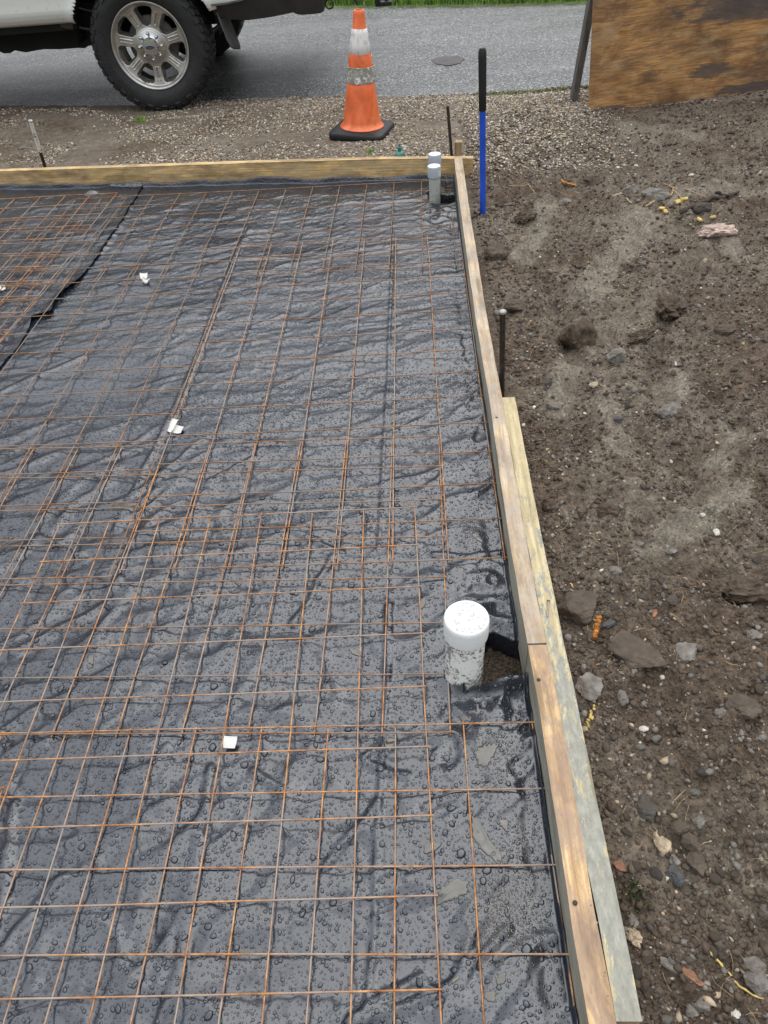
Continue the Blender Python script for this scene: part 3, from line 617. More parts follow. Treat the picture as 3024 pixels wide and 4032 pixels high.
# puddles and silt lying on the plastic
def blob(name, pts, mat, h, label, cat, group=None, zoff=.0014, res=26):
    P = np.array(pts); c = P.mean(0); MBx = []; n = 72
    ang = np.linspace(0, 2*np.pi, n, endpoint=False); seg = np.concatenate([P, P[:1]]); L_ = np.concatenate([[0], np.cumsum(np.hypot(*np.diff(seg, axis=0).T))])
    t = np.linspace(0, L_[-1], n, endpoint=False); ox = np.interp(t, L_, seg[:, 0]); oy = np.interp(t, L_, seg[:, 1])
    k = np.array([.25, .5, .25]); 
    for _ in range(2): ox = np.convolve(np.r_[ox[-1], ox, ox[0]], k, 'valid'); oy = np.convolve(np.r_[oy[-1], oy, oy[0]], k, 'valid')
    sz = np.hypot(ox-c[0], oy-c[1]).mean(); w = 1+.20*noise(np.cos(ang)*3+c[0]*40, np.sin(ang)*3+c[1]*40, 5)+.13*noise(np.cos(ang)*7, np.sin(ang)*7+c[0]*90, 6)
    V = []; F = []
    z0 = float(np.median(zsurf(ox, oy)))
    for j, (s, hh) in enumerate([(1.0, -.6), (.98, .3), (.93, .85), (.7, 1.), (.35, 1.), (.02, 1.)]):
        xx = c[0]+(ox-c[0])*w*s; yy_ = c[1]+(oy-c[1])*w*s; zz = .8*zsurf(xx, yy_)+.2*z0
        V += list(np.stack([xx, yy_, zz+zoff+hh*h], 1))
    for j in range(5):
        for a in range(n): F.append((j*n+a, j*n+(a+1) % n, (j+1)*n+(a+1) % n, (j+1)*n+a))
    return tag(mk(name, V, F, mat, None, True), label, cat, group)
G8 = 'muddy water on the plastic'
blob('puddle', PL('5', (1440, 230), (1500, 190), (1600, 180), (1570, 250), (1530, 330), (1480, 340), (1455, 290)), M['muddy_water'], .001, 'broad muddy tan puddle just below the double wires, nearest the form board', 'puddle', G8)
blob('puddle', PL('5', (1405, 640), (1440, 630), (1490, 720), (1540, 800), (1590, 880), (1640, 940), (1590, 960), (1520, 900), (1460, 850), (1415, 760)), M['muddy_water'], .001, 'long slanting tan puddle beside the lengthwise wire near the form board', 'puddle', G8)
blob('puddle', PL('5', (1595, 680), (1659, 670), (1659, 760), (1625, 730)), M['muddy_water'], .001, 'short tan puddle right of the long slanting one', 'puddle', G8)
blob('puddle', PL('5', (1105, 840), (1180, 820), (1225, 830), (1200, 870), (1120, 900)), M['muddy_water'], .0008, 'grey oval puddle crossed by a mesh wire, left of the long slanting one', 'puddle', G8)
blob('puddle', PL('5', (1230, 1110), (1330, 1060), (1395, 1080), (1395, 1160), (1300, 1190), (1200, 1230), (1180, 1190)), M['muddy_water'], .0008, 'wide thin grey puddle near the right mesh edge in the lower part of the picture', 'puddle', G8)
blob('puddle', PL('5', (850, 130), (930, 130), (915, 200), (890, 225), (860, 200)), M['muddy_water'], .0008, 'small brown puddle tucked under the double wires', 'puddle', G8)
blob('puddle', PL('2', (1440, 680), (1490, 720), (1500, 745), (1460, 730), (1420, 690)), M['muddy_water'], .0008, 'thin tan water streak in crumpled plastic above the white pipe', 'puddle', G8)
blob('puddle', PL('5', (1600, 1680), (1640, 1670), (1640, 1740), (1590, 1760), (1575, 1720)), M['muddy_water'], .001, 'roundish tan puddle in the lower right of the plastic', 'puddle', G8)
blob('puddle', PL('5', (1500, 1800), (1580, 1790), (1570, 1870), (1530, 1860), (1500, 1840)), M['muddy_water'], .001, 'lobed tan puddle just below the roundish one', 'puddle', G8)
blob('puddle', PL('5', (1290, 1720), (1340, 1690), (1350, 1710), (1290, 1750)), M['muddy_water'], .001, 'short tan puddle on the dark fold near the bottom edge', 'puddle', G8)
blob('puddle', PL('z2', (490, 1385), (560, 1380), (610, 1400), (590, 1440), (520, 1440)), M['muddy_water'], .001, 'brown puddle in the plastic just in front of the white capped pipe', 'puddle', G8)
blob('puddle', PL('1', (590, 1490), (630, 1480), (620, 1540), (590, 1540)), M['muddy_water'], .0008, 'single tan puddle inside a mesh square left of centre', 'puddle', G8)
blob('puddle', PL('2', (620, 1420), (690, 1440), (700, 1480), (640, 1460)), M['muddy_water'], .0008, 'flat olive puddle on plastic left of the white pipe', 'puddle', G8)
blob('puddle', PL('2', (1090, 1110), (1125, 1095), (1120, 1150), (1095, 1180), (1075, 1160)), M['muddy_water'], .0012, 'grey puddle under the mesh corner wire beside the white pipe cap', 'puddle', G8)
# silt films: thin scattered grit
n = 5200; c = [PL('5', (1600, 1130))[0], PL('6', (90, 880))[0], PL('5', (1500, 1400))[0], PL('2', (1450, 640))[0], PL('5', (1560, 250))[0], PL('6', (60, 1350))[0]]; k = rng.integers(0, 6, n); x = np.array(c)[k, 0]+rng.normal(0, .030, n); y = np.array(c)[k, 1]+rng.normal(0, .045, n)
ok = (x < xin(y)-.008) & ~inpoly(x, y, HOLE); x, y = x[ok], y[ok]; r = rng.uniform(.0005, .0014, len(x)); tag(scatter('silt_grit', np.stack([x, y, zsurf(x, y)+.0005], 1), r, [M['silt'], M['stone_tan'], M['stone_brown']], [.5, .2, .3]), kind='stuff')

# ------------------------------------------------------------------ wire mesh
GS = .1524; WR = .00185
def wire_v(p0, p1, zb, nseg, seed, r=WR, k=6):
    t = np.linspace(0, 1, nseg); p0 = np.array(p0); p1 = np.array(p1); d = (p1-p0); L_ = np.hypot(*d); nrm = np.array([-d[1], d[0]])/L_
    wob = .0012*noise(t*L_*3, t*0+seed, seed)+.0025*noise(t*L_*.7, t*0+seed, seed+1)
    c = p0[None]+d[None]*t[:, None]+nrm[None]*wob[:, None]
    z = zb(c[:, 0], c[:, 1]); C = np.column_stack([c, z]); a = np.arange(k)*2*np.pi/k; rr = r*(1+.09*noise(t*L_*60, t*0+seed, 9))
    V = C[:, None, :]+np.stack([nrm[0]*np.cos(a)[None]*rr[:, None], nrm[1]*np.cos(a)[None]*rr[:, None], np.sin(a)[None]*rr[:, None]], 2)
    q = (np.arange(nseg-1)[:, None]*k+np.arange(k)[None]); q2 = (np.arange(nseg-1)[:, None]*k+((np.arange(k)+1) % k)[None])
    F = np.stack([q, q2, q2+k, q+k], 2).reshape(-1, 4); return V.reshape(-1, 3), F
def mesh_sheet(corner, rot, ni, j0, j1, lift, label, mat, ext=.006, cut=None, seed=1, bend=None, bowy=0., mat2=None):
    o = empty('wire_mesh_sheet', (0, 0, 0), 0, label, 'wire mesh', 'rusty welded wire mesh sheets over the plastic')
    ct, st = math.cos(rot), math.sin(rot)
    def P(i, j):
        X_ = -i*GS; Y_ = j*GS; b = bend(i, j) if bend else (0, 0); X_ += b[0]; Y_ += b[1]; return np.array([corner[0]+X_*ct-Y_*st, corner[1]+X_*st+Y_*ct])
    def zb(off):
        def f(x, y): return .0195+lift+off+.0028*noise(x*1.6+seed*3, y*1.6, seed)+.003*np.maximum(0, noise(x*2+seed, y*2, seed+4))+.0*x
        return f
    for i in range(ni+1):
        a, b = P(i, j0-ext/GS), P(i, j1+ext/GS); 
        if cut:
            r = cut('c', i); 
            if r is None: continue
            if r: a, b = P(i, r[0]), P(i, r[1])
        v, f = wire_v(a, b, zb(0), max(8, int(np.hypot(*(b-a))/.02)), seed*50+i); mk('long_wire', v, f, mat, o, True)
    for j in range(j0, j1+1):
        a, b = P(-ext/GS, j), P(ni+ext/GS, j)
        rs = [(-ext/GS, ni+ext/GS)]
        if cut:
            r = cut('r', j)
            if r is None: continue
            if r: rs = [r]
        for (i0, i1) in rs:
            a, b = P(i0, j), P(i1, j); v, f = wire_v(a, b, zb(2*WR*.9), max(8, int(np.hypot(*(b-a))/.02)), seed*50+30+j); mk('cross_wire', v, f, mat2 or mat, o, True)
    return o
R_, D_ = M['rust_wire'], M['rust_wire_dull']
mesh_sheet((.1365+.1524*.9973, .8497-.1524*.073), -.0731, 8, -9, 0, .000, 'rusty wire mesh sheet nearest the camera, its top edge under the double wires', R_, seed=1)
mesh_sheet((.0921, 1.5607), -.0557, 7, -14, 0, .0062, 'rusty wire mesh sheet on top of the nearest one, its corner above the white pipe', R_, seed=2)
mesh_sheet((.3162, 1.3316), -.0749, 7, 0, 14, .0035, 'long rusty wire mesh sheet tight along the right form board', R_, seed=3, mat2=D_)
mesh_sheet((.2001, 1.8934), -.0896, 14, -7, 0, .0005, 'rusty wire mesh sheet lying crosswise from beside the white pipe to the left edge', R_, seed=4, mat2=D_)
def cutF(k, n):
    if k == 'c' and n == 0: return (0, 4.02)
    if k == 'r' and n in (5,): return (.62, 14)
    if k == 'r' and n == 4: return (0, 14)
    return 0
fo = mesh_sheet((.419, 3.112), -.0919, 14, 0, 7, .0015, 'rusty wire mesh sheet crosswise along the far board by the grey capped pipes', D_, cut=cutF, seed=5, mat2=D_)
v, f = wire_v(PL('z1', (712, 565))[0], PL('z1', (717, 650))[0], lambda x, y: .019+0*x, 8, 3); mk('long_wire', v, f, D_, fo, True)
mesh_sheet((-.610, 3.362), -.0834, 7, -13, 0, .0045, 'rusty wire mesh sheet running lengthwise left of the stood-up plastic fold', D_, seed=6)
mesh_sheet((-1.343, 4.031), -.1417, 7, -9, 0, .0085, 'rusty wire mesh sheet turned askew across the others at the far left', D_, seed=7)
mesh_sheet((-1.435, 3.623), -.1091, 7, -14, 0, .0065, 'rusty wire mesh sheet under the askew one at the left edge', R_, seed=8)
mesh_sheet((-1.379, 4.411), -.0888, 7, -4, 0, .0040, 'mesh sheet at the far left, its corner at the plastic rim by the far board', R_, seed=9)
mesh_sheet((-.88, .79), -.06, 7, -9, 0, .0030, 'rusty wire mesh sheet cut off by the left edge at the bottom', R_, seed=10)

# paper tags caught on the wires
def papertag(px, w, h, rot, label, curl=.3, seed=0, z=.022):
    p = gp(*px, z); n_ = 9; V = []; uvp = []
    for a in range(n_):
        for b in range(n_):
            s, t = a/(n_-1)-.5, b/(n_-1)-.5; V.append((s*w*(1-.25*max(0, -t)*(seed % 3)), t*h*(1-.3*max(0, s)*(seed % 2)), curl*w*(s*s*1.6+.35*math.sin(t*6+seed)*t)))
    F = [(a*n_+b, (a+1)*n_+b, (a+1)*n_+b+1, a*n_+b+1) for a in range(n_-1) for b in range(n_-1)]
    V2 = V+[(x, y, z_-.0004) for x, y, z_ in V]; F2 = F+[tuple(n_*n_+i for i in reversed(q)) for q in F]
    o = mk('paper_tag', V2, F2, M['paper'], None, True); o.location = p; o.rotation_euler = (math.radians(14), math.radians(6), rot); return tag(o, label, 'paper tag', 'white paper tags on the mesh')
papertag(cz('l', 940, 645), .034, .05, .2, 'crumpled white paper tag on the far mesh, farthest of the tags', .5, 1, .03)
papertag(cz('l', 957, 675), .036, .022, -.3, 'curled white paper strip lying just below the farthest tag', .8, 5)
papertag(cz('l', 1130, 1620), .022, .06, -.25, 'torn white paper tag standing against the stood-up plastic fold', .7, 2, .03)
papertag(cz('l', 1165, 1645), .03, .034, -.3, 'square printed white paper tag beside the torn one at the plastic fold', .3, 3)
papertag(cz('4', 1502, 150), .030, .026, -.1, 'printed white paper tag hooked under the double wires, nearest of the tags', .2, 4)
papertag(cz('l', 8, 720), .035, .035, .4, 'grey white tag at the left edge among the overlapping mesh', .4, 6)

# ------------------------------------------------------------------ form boards
def board(name, inner, thick, z0, z1, mats, label, group, ns=90, warp=.0012, seed=0, ends=True):
    # inner: polyline [(x,y)]; the board stands on edge to its right; bottom z0, top z1 (floats or arrays along it)
    P = np.array(inner); L_ = np.concatenate([[0], np.cumsum(np.hypot(*np.diff(P, axis=0).T))]); t = np.linspace(0, L_[-1], ns); px, py = np.interp(t, L_, P[:, 0]), np.interp(t, L_, P[:, 1])
    dx, dy = np.gradient(px), np.gradient(py); l = np.hypot(dx, dy); nxv, nyv = -dy/l, dx/l
    zb = np.interp(t, np.linspace(0, L_[-1], len(np.atleast_1d(z0))), np.atleast_1d(z0)); zt_ = np.interp(t, np.linspace(0, L_[-1], len(np.atleast_1d(z1))), np.atleast_1d(z1))
    b = .0022; H = zt_-zb
    prof = [(0, 0, 0.), (0, .33, .045), (0, .66, .09), (0, 1, .135), (1, 1, .139), (2, 1, .158), (3, 1, .177), (4, 1, .181), (4, .5, .25), (4, 0, .32)]
    off = {0: 0., 1: b, 2: thick*.5, 3: thick-b, 4: thick}
    V = []; UV = []
    for j, (ox, hz, v) in enumerate(prof):
        o_ = off[ox]+warp*noise(t*9, t*0+j*.37, seed)*(1 if ox != 2 else 0); z = zb+H*hz - (b if (ox in (0, 4) and hz == 1) else 0)+.0009*noise(t*14, t*0+j, seed+3)*(hz == 1)
        V.append(np.stack([px+nxv*o_, py+nyv*o_, z], 1)); UV.append(np.stack([t+seed*3.7, np.full(ns, v)+seed], 1))
    V = np.concatenate(V); UV = np.concatenate(UV); F = []; mi = []
    for j in range(len(prof)-1):
        top = 3 <= j <= 6
        for a in range(ns-1): F.append((j*ns+a, j*ns+a+1, (j+1)*ns+a+1, (j+1)*ns+a)); mi.append(0 if top else 1)
    m = len(prof); F.append(tuple(j*ns for j in range(m))); mi.append(1); F.append(tuple(j*ns+ns-1 for j in reversed(range(m)))); mi.append(1)
    o = mk(name, V, [tuple(q) for q in F], mats, None, False, mi, UV); return tag(o, label, 'board', group)
GB = 'lumber boards forming the slab edge'
ys = np.array([4.205, 3.9, 3.6, 3.3, 3., 2.7, 2.5, 2.2, 1.9, 1.56, 1.3, 1.1, .978])
board('form_board', [(xin(y), y) for y in ys][::-1], -.038, 0-.02, .125, [M['form_top'], M['form_side']], 'long weathered form board from the far corner to the butt joint near the white pipe', GB, 170, seed=1)
ys = np.array([.974, .84, .71, .55, .42, .27, 0, -.4, -.75])
board('form_board', [(xin(y)+.0015, y) for y in ys][::-1], -.038, -.02, [.120, .120, .1225, .124], [M['form_orange'], M['form_side']], 'orange brown form board from the butt joint to the bottom of the picture', GB, 120, seed=2)
sp = [(.293, .259), (.305, .412), (.312, .544), (.319, .706), (.327, .815), (.342, .995), (.356, 1.195), (.371, 1.424), (.391, 1.668), (.409, 1.94)]
sp = [(max(x, xin(y)+.0415)+.0015, y) for x, y in sp]
spb = board('splice_board', sp, -.036, -.02, .1225, [M['splice_wood'], M['form_orange']], 'pale yellow splice board with flaking grey paint, outside against the form board joint', GB, 140, seed=4)
far = [(x, float(yfar(x))) for x in (.655, .35, 0, -.4, -.9, -1.4, -2.1, -2.9, -4.2)]
board('form_board', far, -.038, 0., [.112, .122, .121, .119, .116, .113, .108, .102, .096, .095][:10], [M['form_far'], M['form_far']], 'long yellow brown form board on edge across the far side of the slab', GB, 200, seed=3)
# soil skin left along the foot of the boards outside is part of the ground; stakes next
def wstake():
    c = gp(985, 320, .14); o = MB().box((c[0]+.012, 4.305, .06), (.042, .040, .24), Matrix.Rotation(-.18, 3, 'Z'), .003).build('wooden_stake', M['stake_wood']); uvm(o)
    tag(o, 'short square wooden stake behind the far corner of the form', 'stake')
def uvm(o, ax=None):                      # box-mapped UVs in metres, u along the longest side
    me = o.data; co = np.array([v.co for v in me.vertices]); ext = np.ptp(co, axis=0); L0 = int(np.argmax(ext)) if ax is None else ax
    l = me.uv_layers.new(name='UVMap') if not me.uv_layers else me.uv_layers[0]
    for p in me.polygons:
        k = int(np.argmax(np.abs(np.array(p.normal)))); oth = [a for a in range(3) if a != k and a != L0]
        for li in p.loop_indices:
            c = co[me.loops[li].vertex_index]; l.data[li].uv = (c[L0], c[oth[0]]+k*.37)
wstake()
def rod(name, p0, p1, r, mat, label, cat, n=14, segs=14, bendy=.0, group=None):
    p0, p1 = Vector(p0), Vector(p1); pts = [p0.lerp(p1, i/(segs-1))+Vector((bendy*math.sin(i*.9), bendy*math.cos(i*1.3), 0)) for i in range(segs)]
    o = MB().tube(pts, [r*(1+.04*math.sin(i*2.1)) for i in range(segs)], n).build(name, mat, None, 50); return tag(o, label, cat, group) if label else o
# steel stakes
b = gp(1083, 850, .05); t = gp(1086, 672, .358); so = rod('steel_stake', (.4415, 2.075, -.05), (t[0], t[1], .352), .0095, M['steel_dark'], 'dark round steel stake driven in right of the long form board', 'stake', group='steel form stakes')
so.data.materials.append(M['steel_light']); so2 = MB().lathe([(.0, .0135), (.006, .013), (.0125, .009), (.0135, .004), (.011, 0)], (t[0], t[1], .350), 18).build('stake_head', M['steel_light'], so, 50)
t = gp(967, 229, .334); rod('steel_stake', (.568, 4.37, -.05), (t[0], t[1], .334), .0085, M['steel_dark'], 'thin dark steel stake standing behind the far corner of the form', 'stake', group='steel form stakes')
a = gp(101, 372, .05); b = gp(66, 262, .36); a2 = Vector(a); d = Vector(b)-a2
ws = empty('steel_stake', tuple(a2), 0, 'leaning steel stake with flaking white paint behind the far form board at the left', 'stake', 'steel form stakes')
MB().tube([-.25*d, d*.5], .0095, 14).build('lower_shaft', M['steel_dark'], ws, 50)
MB().tube([d*.42, d*.75, d], [.0108, .0112, .0112], 14).build('painted_shaft', M['flaking'], ws, 50)
hd = MB().lathe([(0, .008), (.011, .007), (.0135, .004), (.013, 0), (.009, -.003)], (0, 0, 0), 16).build('stake_head', M['steel_light'], ws, 50); hd.location = d; hd.rotation_euler = d.to_track_quat('Z', 'Y').to_euler()
# blue pole with black grip
top = gp(1042, 104, .74); bot = np.array([.627, 3.665, -.05]); bl = empty('blue_pole', (0, 0, 0), 0, 'upright bright blue pole with a long black rubber grip in the dirt', 'pole')
A, B = Vector(bot), Vector(top); A0 = A-(B-A).normalized()*.12; MB().tube([A0]+[A.lerp(B, k/10) for k in range(8)], [.0150, .0150, .0150, .0148, .0148, .0146, .0145, .0145, .0145], 20).build('shaft', M['rod_blue'], bl, 50)
MB().tube([A.lerp(B, .685), A.lerp(B, .69), A.lerp(B, .8), A.lerp(B, .95), A.lerp(B, .985), A.lerp(B, 1.)], [.015, .0172, .0175, .0182, .0176, .012], 20).build('grip', M['grip_black'], bl, 50)

# ------------------------------------------------------------------ pipes
def pebbled_cap(): 
    o = MB().lathe([(.0, .248), (.040, .248), (.0475, .2465), (.0497, .243), (.0500, .236), (.0500, .196), (.0490, .190), (.0455, .187)], (0, 0, 0), 56)
    return o
p = empty('drain_pipe', (.155, .985, 0), 0, 'thick white plastic pipe with a flat white cap standing in cut black plastic', 'pipe')
MB().lathe([(.0445, -.06), (.0445, .05), (.0445, .12), (.0445, .19)], (0, 0, 0), 48).build('pipe_body', M['pvc_dirty'], p, 60)
cap = pebbled_cap().build('cap', M['pvc_clean'], p, 35); cap.location.z = -.016; p.rotation_euler = (.0, .02, 0)
nd = 46; a = rng.uniform(0, 6.28, nd); q = np.sqrt(rng.uniform(0, 1, nd))*.042; dr = rng.uniform(.0014, .0046, nd)
n2 = NT('cap_drop'); n2.set((.50, .50, .49), .05, 0, .5); 
mbd = MB()
for k in range(nd):
    c = (q[k]*math.cos(a[k]), q[k]*math.sin(a[k]), .2318); e = rng.uniform(.7, 1.3)
    v = []; 
    for pr, pz in ((1, 0), (.85, .45), (.5, .8)): v += [(c[0]+dr[k]*pr*e*math.cos(w*.785), c[1]+dr[k]*pr/e*math.sin(w*.785), c[2]+dr[k]*.55*pz) for w in range(8)]
    v.append((c[0], c[1], c[2]+dr[k]*.5)); mbd.add(v, [(j*8+w, j*8+(w+1) % 8, (j+1)*8+(w+1) % 8, (j+1)*8+w) for j in range(2) for w in range(8)]+[(16+w, 16+(w+1) % 8, 24) for w in range(8)])
dd = mbd.build('rain_beads', n2.m, p, 60); dd['kind'] = 'stuff'
def small_pipe(loc, h, label, tilt, cm, bm, sticker=False):
    p = empty('conduit_pipe', loc, 0, label, 'pipe', 'capped pipes in the far corner'); p.rotation_euler = tilt
    MB().lathe([(.0292, -.08), (.0292, .06), (.0292, h-.04)], (0, 0, 0), 32).build('pipe_body', bm, p, 60)
    MB().lathe([(.0, h-.004), (.028, h-.004), (.0325, h-.002), (.0345, h-.004), (.0348, h-.012), (.0348, h-.052), (.0335, h-.056), (.030, h-.057)], (0, 0, 0), 36).build('cap', cm, p, 35)
    MB().lathe([(.0, h-.0025), (.029, h-.0025)], (0, 0, 0), 32).build('cap_top', M['pvc_clean'], p, 35)
    if sticker:
        a = [math.radians(-62+k*9) for k in range(5)]; v = [(.0352*math.cos(w), .0352*math.sin(w), h-.046) for w in a]+[(.0352*math.cos(w), .0352*math.sin(w), h-.020) for w in a]
        mk('cap_sticker', v, [(k, k+1, k+6, k+5) for k in range(4)], M['paper'], p)
small_pipe((.411, 3.925, -.0), .190, 'front pipe of the corner pair, grey cap with a small white sticker', (0, -.01, 0), M['pvc_grey'], M['pvc_old'], True)
small_pipe((.428, 4.065, -.0), .203, 'rear pipe of the corner pair, its grey cap half hidden by the front pipe', (0, 0, 0), M['pvc_grey'], M['pvc_old'])

# glass bottle
o = MB().lathe([(.0, .0), (.026, 0), (.031, .006), (.032, .03), (.0315, .048), (.028, .060), (.020, .069), (.0125, .073), (.0115, .082), (.0125, .084), (.0150, .085), (.0152, .094), (.0135, .096), (.0095, .096), (.0095, .08), (.01, .07), (.0, .068)], (0, 0, 0), 40).build('glass_bottle', M['glass'], None, 45)
o.location = (.268, 4.47, .030); tag(o, 'small teal green glass bottle standing just behind the far form board', 'bottle')

# ------------------------------------------------------------------ traffic cone
cn = empty('traffic_cone', (.072, 5.155, .030), -.335, 'weathered orange traffic cone with two scuffed reflective bands on the gravel', 'cone'); cn.rotation_euler = (-.015, .05, -.335); cn.scale = (1, 1, .935)
def rr(w, h, r, z, n=6):
    out = []
    for cx, cy, a0 in ((w-r, h-r, 0), (-w+r, h-r, 90), (-w+r, -h+r, 180), (w-r, -h+r, 270)):
        for k in range(n+1): a = math.radians(a0+90*k/n); out.append((cx+r*math.cos(a), cy+r*math.sin(a), z))
    return out
rings = [rr(.176, .176, .045, -.02), rr(.180, .180, .048, -.010), rr(.180, .180, .048, .018), rr(.172, .172, .044, .027), rr(.140, .140, .05, .032), rr(.125, .125, .10, .034)]
v = sum(rings, []); m = len(rings[0]); f = [(j*m+k, j*m+(k+1) % m, (j+1)*m+(k+1) % m, (j+1)*m+k) for j in range(5) for k in range(m)]+[tuple(range(m-1, -1, -1)), tuple(range(5*m, 6*m))]
b = mk('base', v, f, M['rubber'], cn, False); b.data.polygons.foreach_set('use_smooth', np.ones(len(b.data.polygons), bool)); b.data.set_sharp_from_angle(angle=.9)
def cw(w, z): return .014*math.sin(w*2+z*9)*(z < .3)+.006*math.sin(5*w+z*20)
prof = [(.136, .030), (.140, .036), (.134, .044), (.122, .052), (.1175, .075), (.105, .16), (.0935, .24), (.086, .300), (.084, .304), (.084, .31), (.0755, .375), (.0755, .40), (.0745, .412), (.0665, .470), (.0640, .476), (.044, .60), (.041, .607), (.0345, .685), (.031, .700), (.028, .704), (.022, .704), (.020, .69), (.022, .60)]
MB().lathe(prof, (0, 0, 0), 64, wob=cw).build('cone_body', M['cone_orange'], cn, 50)
MB().lathe([(.0872, .306), (.0885, .315), (.0870, .340), (.0850, .372), (.0825, .392), (.0835, .398), (.0790, .399)], (0, 0, 0), 64, wob=lambda w, z: .02*math.sin(3*w+1)+.012*math.sin(7*w+z*60)+.03*(z > .39)*math.sin(5*w)).build('lower_band', M['cone_grey_band'], cn, 60)
MB().lathe([(.0645, .468), (.0670, .470), (.0600, .525), (.0500, .580), (.0452, .605), (.043, .606)], (0, 0, 0), 64, wob=lambda w, z: .012*math.sin(4*w)+.008*math.sin(9*w+z*30)).build('upper_band', M['cone_white'], cn, 60)

# ------------------------------------------------------------------ plywood with its post
L_ = gp(1271, 241, .02); Rr = gp(1659, 216, .02); yaw = math.atan2(Rr[1]-L_[1], Rr[0]-L_[0])
pw = empty('plywood_panel', tuple(L_), yaw, 'upright weathered plywood sheet with orange and charcoal stains at the right', 'plywood panel'); pw.rotation_euler = (math.radians(-2), -.072, yaw)
o = MB().box((1.22, .009, .59), (2.44, .018, 1.22), None, .001).build('panel', M['ply'], pw); 
me = o.data; l = me.uv_layers.new(name='UVMap')
for pgn in me.polygons:
    for li in pgn.loop_indices: c = me.vertices[me.loops[li].vertex_index].co; l.data[li].uv = (c.x+c.y*.3, c.z+.02+c.y*.5)
po = gp(1258, 222, .02); ps = empty('support_post', (po[0]-.003, po[1]+.02, -.02), yaw, 'grey weathered lumber post standing behind the left edge of the plywood', 'post'); ps.rotation_euler = (math.radians(-2), -.005, yaw)
o = MB().box((.012, .04, .62), (.040, .089, 1.28), Matrix.Rotation(.10, 3, 'Y'), .003).build('lumber', M['grey_wood'], ps); uvm(o)
